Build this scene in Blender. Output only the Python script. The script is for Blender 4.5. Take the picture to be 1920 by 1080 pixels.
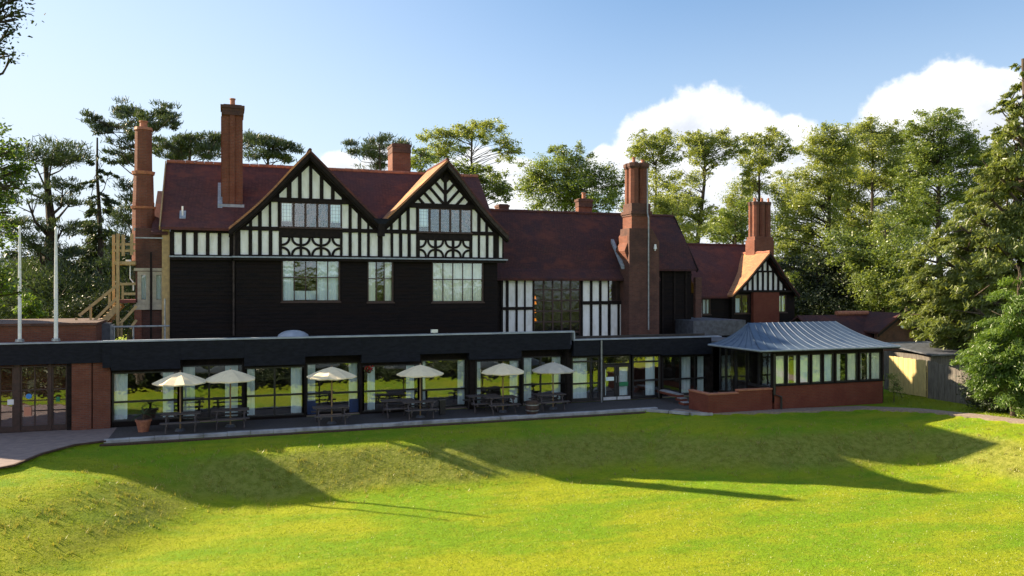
import bpy, math, random
import numpy as np
from mathutils import Vector, noise
S = bpy.context.scene
for o in list(bpy.data.objects): bpy.data.objects.remove(o)
COL = S.collection
# ------------------------------------------------------------------ camera, sky, sun
# World axes: X runs along the house front, Y away from the viewer through the house, Z up; terrace at z = 0.
FPX, TH, HC, HY = 1500.0, math.atan(0.356), 6.0, 536.0
CS, SN = math.cos(TH), math.sin(TH)
cd = bpy.data.cameras.new('camera'); cam = bpy.data.objects.new('camera', cd); COL.objects.link(cam)
cam.location = (0, 0, HC); cam.rotation_euler = (math.radians(90), 0, -TH)
cd.sensor_width = 36.0; cd.lens = 36.0 * FPX / 1920.0; cd.shift_y = -(540 - HY) / 1920.0
cd.clip_start = 0.5; cd.clip_end = 3000
S.camera = cam
SUN = Vector((-1.47, 1.20, 1.0)).normalized()
SUN_EL = math.asin(SUN.z); SUN_AZ = math.atan2(SUN.x, SUN.y)
sd = bpy.data.lights.new('sun', 'SUN'); sd.energy = 5.0; sd.angle = math.radians(0.55); sd.color = (1.0, 0.81, 0.56)
so = bpy.data.objects.new('sun', sd); COL.objects.link(so)
so.rotation_euler = SUN.to_track_quat('Z', 'Y').to_euler(); so.location = (-30, 40, 40)
S.view_settings.view_transform = 'Standard'; S.view_settings.look = 'None'
S.view_settings.exposure = 1.6; S.view_settings.gamma = 1.0; S.view_settings.use_curve_mapping = False
S.render.engine = 'CYCLES'
S.cycles.max_bounces = 6; S.cycles.transparent_max_bounces = 8; S.cycles.diffuse_bounces = 3

def raydir(px, py):
    dx = (px - 960) / FPX; dz = -(py - HY) / FPX
    return Vector((dx * CS + SN, -dx * SN + CS, dz)).normalized()

W = bpy.data.worlds.new("World"); S.world = W; W.use_nodes = True
nt = W.node_tree; nt.nodes.clear()
class NG:
    """tiny helper for node trees"""
    def __init__(s, nt): s.nt = nt
    def n(s, t, **k):
        x = s.nt.nodes.new(t)
        for a, b in k.items(): setattr(x, a, b)
        return x
    def set(s, node, key, val):
        if isinstance(val, bpy.types.NodeSocket): s.nt.links.new(val, node.inputs[key])
        else: node.inputs[key].default_value = val
    def m(s, op, a, b=None, c=None, clamp=False):
        x = s.n('ShaderNodeMath', operation=op); x.use_clamp = clamp
        s.set(x, 0, a)
        if b is not None: s.set(x, 1, b)
        if c is not None: s.set(x, 2, c)
        return x.outputs[0]
    def vm(s, op, a, b=None, out=0):
        x = s.n('ShaderNodeVectorMath', operation=op)
        s.set(x, 0, a)
        if b is not None: s.set(x, 1, b)
        return x.outputs[out]
    def noise(s, vec, scale, detail=4, rough=0.55, dist=0):
        x = s.n('ShaderNodeTexNoise'); 
        if vec is not None: s.set(x, 'Vector', vec)
        x.inputs['Scale'].default_value = scale; x.inputs['Detail'].default_value = detail
        x.inputs['Roughness'].default_value = rough; x.inputs['Distortion'].default_value = dist
        return x.outputs['Fac']
    def ramp(s, f, lo, hi, a=0.0, b=1.0):
        x = s.n('ShaderNodeMapRange'); x.interpolation_type = 'SMOOTHSTEP'
        s.set(x, 0, f)
        for i, v in zip((1, 2, 3, 4), (lo, hi, a, b)): s.set(x, i, v)
        return x.outputs[0]
    def mix(s, f, a, b, blend='MIX'):
        x = s.n('ShaderNodeMix', data_type='RGBA', blend_type=blend)
        s.set(x, 0, f); s.set(x, 6, a if isinstance(a, bpy.types.NodeSocket) else (*a[:3], 1)); s.set(x, 7, b if isinstance(b, bpy.types.NodeSocket) else (*b[:3], 1))
        return x.outputs[2]
g = NG(nt)
sky = g.n('ShaderNodeTexSky', sky_type='NISHITA'); sky.sun_disc = False
sky.sun_elevation = SUN_EL; sky.sun_rotation = SUN_AZ; sky.air_density = 1.0; sky.dust_density = 0.9; sky.ozone_density = 2.0; sky.altitude = 50
tc = g.n('ShaderNodeTexCoord'); dirv = tc.outputs['Generated']
# cumulus clouds: heaps of round lobes given as directions and angular radii, broken up by fractal noise
lobes = [(1300,262,100),(1215,290,88),(1385,300,92),(1478,290,72),(1130,318,55),(1290,400,150),(1440,420,150),(1340,520,170),
         (1765,205,98),(1690,240,92),(1850,215,88),(1610,285,78),(1800,350,190),(1950,270,140),(1640,420,150),(2090,330,190),
         (655,322,42),(720,318,42),(915,318,62),(965,350,60),(860,350,70),(980,450,120),(700,420,110),
         (-260,330,120),(-420,360,160)]
ring = []
rc = random.Random(21)
for i in range(26):          # cumulus added round the unseen sky to brighten the shaded sides
    az = math.radians(58 + 232*(i + rc.uniform(-.3, .3))/26) + TH; el = math.radians(rc.uniform(9, 27)); ring.append((Vector((math.sin(az)*math.cos(el), math.cos(az)*math.cos(el), math.sin(el))), rc.uniform(0.11, 0.20)))
warp = g.noise(dirv, 7.0, 5, 0.6)
nv = g.n('ShaderNodeTexNoise'); g.set(nv, 'Vector', dirv); nv.inputs['Scale'].default_value = 9; nv.inputs['Detail'].default_value = 5
off = g.vm('SCALE', g.vm('SUBTRACT', nv.outputs['Color'], (0.5, 0.5, 0.5))); off.node.inputs['Scale'].default_value = 0.075
wd = g.vm('ADD', dirv, off)
acc = None; hi = None
for (d, r) in [(raydir(px, py), r / FPX * (math.cos(math.atan((px - 960) / FPX)))) for (px, py, r) in lobes] + ring:
    dist = g.vm('DISTANCE', wd, tuple(d), out=1)
    v = g.m('MULTIPLY_ADD', dist, -1.0 / r, 1.0)
    acc = v if acc is None else g.m('SMOOTH_MAX', acc, v, 0.12)
fine = g.noise(dirv, 38, 6, 0.62)
edge = g.m('ADD', acc, g.m('MULTIPLY', g.m('SUBTRACT', fine, 0.5), 0.55))
cmask = g.ramp(edge, -0.04, 0.20)
shade = g.noise(wd, 11, 5, 0.6)
sh2 = g.ramp(shade, 0.38, 0.62)
body = g.ramp(acc, 0.1, 0.75)
ccol = g.mix(g.m('MULTIPLY', sh2, g.m('MULTIPLY_ADD', body, 0.65, 0.10)), (6.5, 6.6, 6.7), (3.9, 4.25, 4.9))
# thin milky veil near the horizon
sep = g.n('ShaderNodeSeparateXYZ'); g.set(sep, 0, dirv)
veil = g.ramp(sep.outputs['Z'], 0.42, 0.02, 0.04, 0.62)
sunv = g.vm('DOT_PRODUCT', dirv, tuple(SUN), out=1)
veil = g.m('ADD', veil, g.ramp(sunv, 0.25, 0.95, 0.0, 0.45), clamp=True)
sk = g.mix(1.0, sky.outputs[0], (0.80, 1.0, 1.12), 'MULTIPLY')
skv = g.mix(veil, sk, (4.75, 5.2, 5.8))
fin = g.mix(cmask, skv, ccol)
bg = g.n('ShaderNodeBackground'); g.set(bg, 0, fin); bg.inputs[1].default_value = 0.060
wo = g.n('ShaderNodeOutputWorld'); nt.links.new(bg.outputs[0], wo.inputs[0])

# ------------------------------------------------------------------ measuring helpers
def UX(px, v):
    dx = (px - 960) / FPX; t = v / (CS - SN * dx); return t * (CS * dx + SN)
def ZP(px, py, v):
    dx = (px - 960) / FPX; t = v / (CS - SN * dx); return HC - (py - HY) / FPX * t
def GP(px, py, z=0.0):
    t = (HC - z) * FPX / (py - HY); dx = (px - 960) / FPX
    return (t * (CS * dx + SN), t * (CS - SN * dx))
def PT(px, py, t):
    dx = (px - 960) / FPX
    return Vector((t * (CS * dx + SN), t * (CS - SN * dx), HC - (py - HY) / FPX * t))

# ------------------------------------------------------------------ materials
def mat(name, col, col2=None, scale=3.0, rough=0.7, bump=0.0, bscale=40, metal=0.0, spec=0.5, stretch=None, lo=0.35, hi=0.65, col3=None, scale3=0.6):
    m = bpy.data.materials.new(name); m.use_nodes = True; t = m.node_tree; g = NG(t)
    p = t.nodes['Principled BSDF']; p.inputs['Roughness'].default_value = rough; p.inputs['Metallic'].default_value = metal
    p.inputs['Specular IOR Level'].default_value = spec
    tc = g.n('ShaderNodeTexCoord'); v = tc.outputs['Object']
    if stretch: v = g.vm('MULTIPLY', v, stretch)
    if col2 is None: c2 = tuple(x * 0.8 for x in col)
    else: c2 = col2
    c = g.mix(g.ramp(g.noise(v, scale, 6), lo, hi), col, c2)
    if col3 is not None: c = g.mix(g.ramp(g.noise(v, scale3, 5), 0.45, 0.7), c, col3)
    g.set(p, 'Base Color', c)
    if bump:
        b = g.n('ShaderNodeBump'); b.inputs['Strength'].default_value = bump; b.inputs['Distance'].default_value = 0.02
        g.set(b, 'Height', g.noise(v, bscale, 4)); g.set(p, 'Normal', b.outputs[0])
    return m
def wallvec(g):
    tc = g.n('ShaderNodeTexCoord'); s = g.n('ShaderNodeSeparateXYZ'); g.set(s, 0, tc.outputs['Object'])
    c = g.n('ShaderNodeCombineXYZ'); g.set(c, 0, g.m('ADD', s.outputs[0], s.outputs[1])); g.set(c, 1, s.outputs[2])
    return tc.outputs['Object'], c.outputs[0], s
def brickmat(name, a, b, mortar, tile=False, bw=0.23, bh=0.075, dark=None, mort=0.012):
    m = bpy.data.materials.new(name); m.use_nodes = True; t = m.node_tree; g = NG(t)
    p = t.nodes['Principled BSDF']; p.inputs['Roughness'].default_value = 0.85; p.inputs['Specular IOR Level'].default_value = 0.3
    ov, wv, s = wallvec(g)
    if tile:
        wv = g.vm('MULTIPLY', wv, (1.0, 1.35, 1.0))
    br = g.n('ShaderNodeTexBrick'); g.set(br, 'Vector', wv); br.inputs['Scale'].default_value = 1.0
    br.inputs['Brick Width'].default_value = bw; br.inputs['Row Height'].default_value = bh
    br.inputs['Mortar Size'].default_value = mort; br.inputs['Mortar Smooth'].default_value = 0.3; br.inputs['Bias'].default_value = 0.0
    br.inputs['Color1'].default_value = (*a, 1); br.inputs['Color2'].default_value = (*b, 1); br.inputs['Mortar'].default_value = (*mortar, 1)
    c = g.mix(g.ramp(g.noise(ov, 1.3, 6, 0.65), 0.35, 0.7, 0.0, 0.75), br.outputs['Color'], dark or tuple(x * 0.55 for x in a))
    c = g.mix(g.ramp(g.noise(ov, 9.0, 4, 0.7), 0.45, 0.75, 0.0, 0.5), c, tuple(min(1, x * 1.35) for x in b))
    if tile:
        c = g.mix(g.ramp(g.noise(g.vm('MULTIPLY', ov, (0.45, 0.45, 0.9)), 1.0, 6, 0.7), 0.47, 0.66, 0.0, 0.75), c, (a[0]*1.35, a[1]*1.15, a[2]*0.95))
        c = g.mix(g.ramp(g.noise(ov, 2.3, 7, 0.75), 0.56, 0.72, 0.0, 0.5), c, (0.045, 0.042, 0.034))
    g.set(p, 'Base Color', c)
    bp = g.n('ShaderNodeBump'); bp.inputs['Strength'].default_value = 0.6; bp.inputs['Distance'].default_value = 0.012
    h = g.m('ADD', g.m('SUBTRACT', 1.0, br.outputs['Fac']), g.m('MULTIPLY', g.noise(ov, 30, 3), 0.6)); g.set(bp, 'Height', h); g.set(p, 'Normal', bp.outputs[0])
    return m
M = {}
M['brick'] = brickmat('red brick', (0.225, 0.075, 0.043), (0.15, 0.048, 0.032), (0.15, 0.10, 0.08))
M['brick_old'] = brickmat('weathered brick', (0.15, 0.062, 0.044), (0.10, 0.040, 0.031), (0.115, 0.08, 0.068), dark=(0.05, 0.030, 0.028))
M['brick_new'] = brickmat('terrace brick', (0.20, 0.047, 0.028), (0.155, 0.038, 0.023), (0.15, 0.07, 0.05), dark=(0.125, 0.032, 0.022))
M['tile'] = brickmat('clay roof tiles', (0.122, 0.044, 0.038), (0.070, 0.029, 0.029), (0.04, 0.016, 0.018), tile=True, bw=0.17, bh=0.10, dark=(0.075, 0.034, 0.040))
M['tile_old'] = brickmat('dark mossy roof tiles', (0.098, 0.036, 0.031), (0.058, 0.024, 0.024), (0.03, 0.014, 0.016), tile=True, bw=0.17, bh=0.10, dark=(0.036, 0.020, 0.030))
M['tile_sunlit'] = brickmat('west slope tiles with sunlight painted in', (0.48, 0.24, 0.12), (0.36, 0.16, 0.08), (0.12, 0.06, 0.04), tile=True, bw=0.17, bh=0.10, dark=(0.26, 0.13, 0.08))  # west slopes coloured brighter and more orange, standing in for sunlight
M['ridge'] = mat('terracotta ridge', (0.38, 0.13, 0.07), (0.22, 0.08, 0.05), 5)
M['pot'] = mat('terracotta', (0.42, 0.17, 0.09), (0.30, 0.11, 0.07), 8)
M['black'] = mat('black stained boards', (0.0065, 0.0055, 0.0065), (0.013, 0.009, 0.009), 2.5, 0.75, 0.4, 25, spec=0.15, stretch=(0.6, 0.6, 6), col3=(0.013, 0.008, 0.007), scale3=0.7)
M['fascia'] = mat('dark slate hung fascia', (0.006, 0.0075, 0.014), (0.011, 0.013, 0.022), 4, 0.7, 0.3, 12, spec=0.2, stretch=(1, 1, 3))
M['timber'] = mat('blackened oak timber', (0.009, 0.0065, 0.0065), (0.018, 0.012, 0.011), 6, 0.75, 0.3, 30, spec=0.2)
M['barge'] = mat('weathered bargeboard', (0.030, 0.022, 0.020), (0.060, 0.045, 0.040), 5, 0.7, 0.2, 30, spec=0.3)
M['plaster'] = mat('white limewashed plaster', (0.90, 0.91, 0.90), (0.84, 0.85, 0.84), 2.2, 0.85, 0.15, 25, stretch=(1.5, 1.5, 0.6), col3=(0.74, 0.74, 0.70), scale3=2.6)
M['lead'] = mat('lead flashing', (0.22, 0.26, 0.32), (0.32, 0.37, 0.44), 7, 0.45, 0.1, 20)
M['coping'] = mat('pale metal coping', (0.36, 0.41, 0.50), (0.26, 0.30, 0.38), 1.7, 0.35, spec=0.6)
M['leadroof'] = mat('blue grey lead roof', (0.058, 0.092, 0.150), (0.080, 0.120, 0.185), 1.1, 0.5, 0.15, 5, stretch=(1.4, 0.8, 0.8), col3=(0.034, 0.065, 0.125), scale3=2.2)
M['frame'] = mat('brown window frame', (0.060, 0.028, 0.022), (0.035, 0.018, 0.015), 8, 0.55)
M['dframe'] = mat('dark aluminium frame', (0.012, 0.012, 0.014), (0.022, 0.020, 0.022), 8, 0.45)
M['pframe'] = mat('pale stone frame', (0.46, 0.41, 0.33), (0.36, 0.32, 0.26), 6, 0.75)
M['wframe'] = mat('white door frame', (0.62, 0.64, 0.66), (0.5, 0.52, 0.55), 8, 0.45)
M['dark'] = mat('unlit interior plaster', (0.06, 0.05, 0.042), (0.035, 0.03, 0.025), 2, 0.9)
M['amber'] = mat('amber lamp glow', (0.8, 0.45, 0.1))
M['curt'] = mat('pale curtain cloth', (0.84, 0.95, 0.98), (0.70, 0.88, 0.94), 5, 0.9, stretch=(6, 6, 0.3))
M['curt_g'] = mat('cream curtain cloth', (0.93, 0.96, 0.84), (0.80, 0.90, 0.80), 5, 0.9, stretch=(6, 6, 0.3))
M['kerb'] = mat('pale stone kerb', (0.40, 0.40, 0.42), (0.30, 0.30, 0.33), 3, 0.8, 0.3, 30, col3=(0.18, 0.18, 0.18), scale3=1.2)
M['paving'] = brickmat('terrace paving', (0.15, 0.13, 0.135), (0.11, 0.095, 0.10), (0.06, 0.055, 0.055), bw=0.6, bh=0.6, dark=(0.07, 0.06, 0.065))
M['drive'] = mat('pinkish paved drive', (0.26, 0.20, 0.185), (0.20, 0.155, 0.15), 3, 0.9, 0.4, 30)
M['path'] = mat('fine gravel path', (0.30, 0.24, 0.20), (0.22, 0.17, 0.145), 9, 0.95, 0.5, 60)
M['soil'] = mat('bare soil edge', (0.085, 0.045, 0.032), (0.05, 0.03, 0.02), 9, 0.95, 0.8, 30)
M['canvas'] = mat('cream parasol canvas', (0.88, 0.76, 0.52), (0.80, 0.68, 0.46), 3, 0.9)
M['canvas_g'] = mat('stone coloured parasol canvas', (0.55, 0.50, 0.40), (0.48, 0.44, 0.36), 3, 0.9)
M['wood'] = mat('grey weathered table wood', (0.10, 0.082, 0.085), (0.06, 0.05, 0.055), 9, 0.8, 0.3, 40)
M['polew'] = mat('varnished parasol pole', (0.30, 0.19, 0.09), (0.24, 0.15, 0.08), 9, 0.5)
M['newwood'] = mat('pale treated softwood', (0.46, 0.32, 0.15), (0.34, 0.24, 0.12), 5, 0.8, 0.2, 30)
M['larch'] = mat('fresh larch boards', (0.60, 0.47, 0.20), (0.48, 0.37, 0.16), 4, 0.8, 0.3, 20, stretch=(4, 4, 0.6))
M['oldboard'] = mat('silvered fence boards', (0.16, 0.145, 0.125), (0.09, 0.08, 0.072), 4, 0.85, 0.4, 20, stretch=(4, 4, 0.5))
M['slate'] = mat('slate', (0.10, 0.11, 0.135), (0.06, 0.065, 0.08), 4, 0.5, 0.3, 15)
M['white'] = mat('white paint', (0.80, 0.82, 0.84), (0.7, 0.72, 0.75), 5, 0.4)
M['steel'] = mat('galvanised steel', (0.34, 0.36, 0.38), (0.22, 0.24, 0.26), 6, 0.45, metal=0.5)
M['blue'] = mat('blue plastic', (0.02, 0.05, 0.16), (0.015, 0.035, 0.11), 5, 0.4)
M['green'] = mat('green notice', (0.02, 0.22, 0.09), (0.02, 0.18, 0.08), 5, 0.5)
M['red'] = mat('red petals', (0.55, 0.02, 0.03), (0.40, 0.01, 0.03), 9, 0.7)
M['rust'] = mat('rust red paint', (0.16, 0.03, 0.02), (0.10, 0.02, 0.015), 5, 0.6)
M['bark'] = mat('grey brown bark', (0.085, 0.062, 0.045), (0.045, 0.034, 0.026), 6, 0.95, 0.8, 12, stretch=(1, 1, 0.3))
M['barkdark'] = mat('dark bark', (0.050, 0.038, 0.030), (0.03, 0.022, 0.018), 6, 0.95, 0.8, 12, stretch=(1, 1, 0.3))
def paper(name, c): return mat(name, c, tuple(x*0.9 for x in c), 5, 0.6)
M['notice'] = paper('white notice', (0.75, 0.75, 0.78)); M['noticeblue'] = paper('blue sticker', (0.05, 0.25, 0.65)); M['noticered'] = paper('salmon poster', (0.6, 0.25, 0.16))
def glass(name, refl, tint=(0.85, 0.9, 0.9), rough=0.015, wav=0.0):
    m = bpy.data.materials.new(name); m.use_nodes = True; t = m.node_tree; t.nodes.clear(); g = NG(t)
    tr = g.n('ShaderNodeBsdfTransparent'); tr.inputs[0].default_value = (*tint, 1)
    gl = g.n('ShaderNodeBsdfGlossy'); gl.inputs[0].default_value = (0.92, 0.96, 1, 1); gl.inputs['Roughness'].default_value = rough
    if wav:
        tc = g.n('ShaderNodeTexCoord'); b = g.n('ShaderNodeBump'); b.inputs['Strength'].default_value = wav; b.inputs['Distance'].default_value = 0.02
        g.set(b, 'Height', g.noise(tc.outputs['Object'], 2.2, 2)); g.set(gl, 'Normal', b.outputs[0])
    fr = g.n('ShaderNodeFresnel'); fr.inputs[0].default_value = 1.5
    ge = g.n('ShaderNodeNewGeometry')      # a pane is a thin box: count its reflection once, on the face it is entered by
    mx = g.n('ShaderNodeMixShader'); g.set(mx, 0, g.m('MULTIPLY', g.m('MULTIPLY_ADD', fr.outputs[0], 1.0 - refl, refl, clamp=True), g.m('SUBTRACT', 1.0, ge.outputs['Backfacing'])))
    t.links.new(tr.outputs[0], mx.inputs[1]); t.links.new(gl.outputs[0], mx.inputs[2])
    o = g.n('ShaderNodeOutputMaterial'); t.links.new(mx.outputs[0], o.inputs[0]); return m
M['glass'] = glass('large pane glass', 0.24, tint=(0.99,1,1), wav=0.15)
M['lglass'] = glass('leaded light glass', 0.18, tint=(0.99,1,1), rough=0.06, wav=0.5)
M['hglass'] = glass('old leaded hall glass', 0.05, tint=(0.65, 0.5, 0.3), rough=0.12, wav=0.6)
def leafmat(name, a, b, trans=0.45, tcol=None):
    m = bpy.data.materials.new(name); m.use_nodes = True; t = m.node_tree; t.nodes.clear(); g = NG(t)
    ge = g.n('ShaderNodeNewGeometry'); r = ge.outputs['Random Per Island']
    tc = g.n('ShaderNodeTexCoord')
    f = g.m('ADD', g.m('MULTIPLY', r, 0.6), g.m('MULTIPLY', g.ramp(g.noise(tc.outputs['Object'], 0.55, 3), 0.35, 0.65), 0.4), clamp=True)
    c = g.mix(f, a, b)
    d = g.n('ShaderNodeBsdfDiffuse'); g.set(d, 0, c)
    tcl = g.mix(1.0, c, tcol or (1.25, 1.15, 0.45), 'MULTIPLY')
    tl = g.n('ShaderNodeBsdfTranslucent'); g.set(tl, 0, tcl)
    mx = g.n('ShaderNodeMixShader'); mx.inputs[0].default_value = trans
    t.links.new(d.outputs[0], mx.inputs[1]); t.links.new(tl.outputs[0], mx.inputs[2])
    gl = g.n('ShaderNodeBsdfGlossy'); gl.inputs['Roughness'].default_value = 0.45; gl.inputs[0].default_value = (1, 1, 1, 1)
    m2 = g.n('ShaderNodeMixShader'); m2.inputs[0].default_value = 0.04
    t.links.new(mx.outputs[0], m2.inputs[1]); t.links.new(gl.outputs[0], m2.inputs[2])
    o = g.n('ShaderNodeOutputMaterial'); t.links.new(m2.outputs[0], o.inputs[0]); return m
M['leaf_light'] = leafmat('light willow green leaves', (0.185, 0.24, 0.065), (0.30, 0.36, 0.125), 0.55)
M['leaf_mid'] = leafmat('mid green leaves', (0.115, 0.18, 0.045), (0.215, 0.285, 0.085), 0.55)
M['leaf_dark'] = leafmat('dark evergreen leaves', (0.022, 0.038, 0.018), (0.045, 0.065, 0.028), 0.25)
M['needle'] = leafmat('blue green pine needles', (0.032, 0.058, 0.034), (0.070, 0.105, 0.050), 0.3)
M['needle_ol'] = leafmat('olive conifer sprays', (0.105, 0.155, 0.036), (0.21, 0.255, 0.07), 0.5)
M['needle_br'] = leafmat('bright green conifer sprays', (0.075, 0.15, 0.022), (0.16, 0.26, 0.04), 0.5)
M['leaf_near'] = leafmat('fresh green leaves', (0.05, 0.10, 0.02), (0.11, 0.18, 0.03), 0.5)
M['palm'] = leafmat('palm leaves', (0.04, 0.07, 0.03), (0.09, 0.12, 0.05), 0.3)
M['blade'] = leafmat('grass blades', (0.19, 0.262, 0.014), (0.25, 0.31, 0.022), 0.45, (1.25, 1.2, 0.35))
M['blade_dry'] = leafmat('rough bank grass', (0.24, 0.25, 0.05), (0.38, 0.35, 0.10), 0.4, (1.15, 1.1, 0.5))

# ------------------------------------------------------------------ mesh helpers
ORG = {}
def org(o): return ORG.get(o.name, Vector((0, 0, 0))) if o else Vector((0, 0, 0))
def tagp(o, label=None, cat=None, group=None, kind=None):
    if label: o['label'] = label
    if cat: o['category'] = cat
    if group: o['group'] = group
    if kind: o['kind'] = kind
    return o
def thing(name, label, cat, loc, group=None):
    o = bpy.data.objects.new(name, None); COL.objects.link(o); o.location = loc; o.empty_display_size = 0.3
    ORG[o.name] = Vector(loc); return tagp(o, label, cat, group)
def link(name, me, material, parent=None, loc=None, smooth=False):
    """link mesh whose coordinates are world coordinates; child meshes are stored relative to their thing"""
    o = bpy.data.objects.new(name, me); COL.objects.link(o)
    if material is not None: me.materials.append(material)
    if parent is not None:
        b = org(parent); o.parent = parent; ORG[o.name] = b
        me.transform(__import__('mathutils').Matrix.Translation(-b))
    elif loc is not None:
        me.transform(__import__('mathutils').Matrix.Translation(-Vector(loc))); o.location = loc; ORG[o.name] = Vector(loc)
    if smooth:
        for p in me.polygons: p.use_smooth = True
    return o
class MB:
    def __init__(s): s.v = []; s.f = []
    def add(s, vs, fs):
        n = len(s.v); s.v += [tuple(v) for v in vs]; s.f += [tuple(i + n for i in f) for f in fs]; return s
    def box(s, x0, x1, y0, y1, z0, z1):
        return s.add([(x0,y0,z0),(x1,y0,z0),(x1,y1,z0),(x0,y1,z0),(x0,y0,z1),(x1,y0,z1),(x1,y1,z1),(x0,y1,z1)],
                     [(0,3,2,1),(4,5,6,7),(0,1,5,4),(1,2,6,5),(2,3,7,6),(3,0,4,7)])
    def prism_y(s, poly, y0, y1):        # polygon in (x,z)
        n = len(poly); vs = [(x, y0, z) for x, z in poly] + [(x, y1, z) for x, z in poly]
        return s.add(vs, [tuple(range(n)), tuple(range(2*n-1, n-1, -1))] + [(i, i+n, (i+1) % n + n, (i+1) % n) for i in range(n)])
    def prism_x(s, poly, x0, x1):        # polygon in (y,z)
        n = len(poly); vs = [(x0, y, z) for y, z in poly] + [(x1, y, z) for y, z in poly]
        return s.add(vs, [tuple(range(n)), tuple(range(2*n-1, n-1, -1))] + [(i, i+n, (i+1) % n + n, (i+1) % n) for i in range(n)])
    def prism_z(s, poly, z0, z1):
        n = len(poly); vs = [(x, y, z0) for x, y in poly] + [(x, y, z1) for x, y in poly]
        return s.add(vs, [tuple(range(n-1, -1, -1)), tuple(range(n, 2*n))] + [(i, (i+1) % n, (i+1) % n + n, i+n) for i in range(n)])
    def tube(s, pts, rad, n=6, cap=True):
        pts = [Vector(p) for p in pts]; k = len(pts)
        if not hasattr(rad, '__len__'): rad = [rad] * k
        base = len(s.v)
        for i, p in enumerate(pts):
            d = (pts[min(i+1, k-1)] - pts[max(i-1, 0)]); 
            if d.length < 1e-9: d = Vector((0, 0, 1))
            d.normalize(); a = d.cross(Vector((0.13, 0.97, 0.2)) if abs(d.z) > 0.9 else Vector((0, 0, 1))).normalized(); b = d.cross(a)
            for j in range(n):
                q = 2 * math.pi * (j + 0.5) / n; s.v.append(tuple(p + (a * math.cos(q) + b * math.sin(q)) * rad[i]))
        for i in range(k - 1):
            for j in range(n):
                a0 = base + i*n + j; a1 = base + i*n + (j+1) % n; s.f.append((a0, a1, a1 + n, a0 + n))
        if cap:
            s.f.append(tuple(base + j for j in range(n-1, -1, -1))); s.f.append(tuple(base + (k-1)*n + j for j in range(n)))
        return s
    def beam(s, p0, p1, w, h):           # rectangular bar between two points (h measured upwards)
        p0 = Vector(p0); p1 = Vector(p1); d = (p1 - p0).normalized(); a = d.cross(Vector((0, 0, 1)))
        if a.length < 1e-4: a = Vector((1, 0, 0))
        a.normalize(); b = a.cross(d); vs = []
        for p in (p0, p1):
            for (i, j) in ((-1, -1), (1, -1), (1, 1), (-1, 1)): vs.append(p + a * (i * w / 2) + b * (j * h / 2))
        return s.add(vs, [(0,3,2,1),(4,5,6,7),(0,1,5,4),(1,2,6,5),(2,3,7,6),(3,0,4,7)])
    def octo(s, cx, cy, r0, r1, z0, z1, n=8, rot=0.3927):
        vs = [(cx + r * math.cos(rot + 2*math.pi*i/n), cy + r * math.sin(rot + 2*math.pi*i/n), z) for r, z in ((r0, z0), (r1, z1)) for i in range(n)]
        return s.add(vs, [tuple(range(n-1, -1, -1)), tuple(range(n, 2*n))] + [(i, (i+1) % n, (i+1) % n + n, i+n) for i in range(n)])
    def mesh(s, name):
        me = bpy.data.meshes.new(name); me.from_pydata(s.v, [], s.f); me.update()
        import bmesh
        b = bmesh.new(); b.from_mesh(me); bmesh.ops.recalc_face_normals(b, faces=b.faces); b.to_mesh(me); b.free(); return me
    def build(s, name, material, parent=None, label=None, cat=None, group=None, kind=None, smooth=False, loc=None):
        return tagp(link(name, s.mesh(name), material, parent, loc, smooth), label, cat, group, kind)
def fast_mesh(name, V, F):
    """numpy arrays: V (n,3), F (m,k)"""
    me = bpy.data.meshes.new(name); n = len(V); m, k = F.shape
    me.vertices.add(n); me.vertices.foreach_set('co', np.ascontiguousarray(V, dtype=np.float32).ravel())
    me.loops.add(m * k); me.loops.foreach_set('vertex_index', np.ascontiguousarray(F, dtype=np.int32).ravel())
    me.polygons.add(m); me.polygons.foreach_set('loop_start', np.arange(0, m * k, k, dtype=np.int32))
    me.update(calc_edges=True); return me
def clip(poly, a, b, c):                 # keep a*x + b*z <= c
    out = []
    for i in range(len(poly)):
        p, q = poly[i], poly[(i+1) % len(poly)]; fp = a*p[0] + b*p[1] - c; fq = a*q[0] + b*q[1] - c
        if fp <= 0: out.append(p)
        if (fp < 0 < fq) or (fq < 0 < fp):
            t = fp / (fp - fq); out.append((p[0] + (q[0]-p[0])*t, p[1] + (q[1]-p[1])*t))
    return out
def area(poly): return abs(sum(poly[i][0]*poly[(i+1) % len(poly)][1] - poly[(i+1) % len(poly)][0]*poly[i][1] for i in range(len(poly)))) / 2
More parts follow.
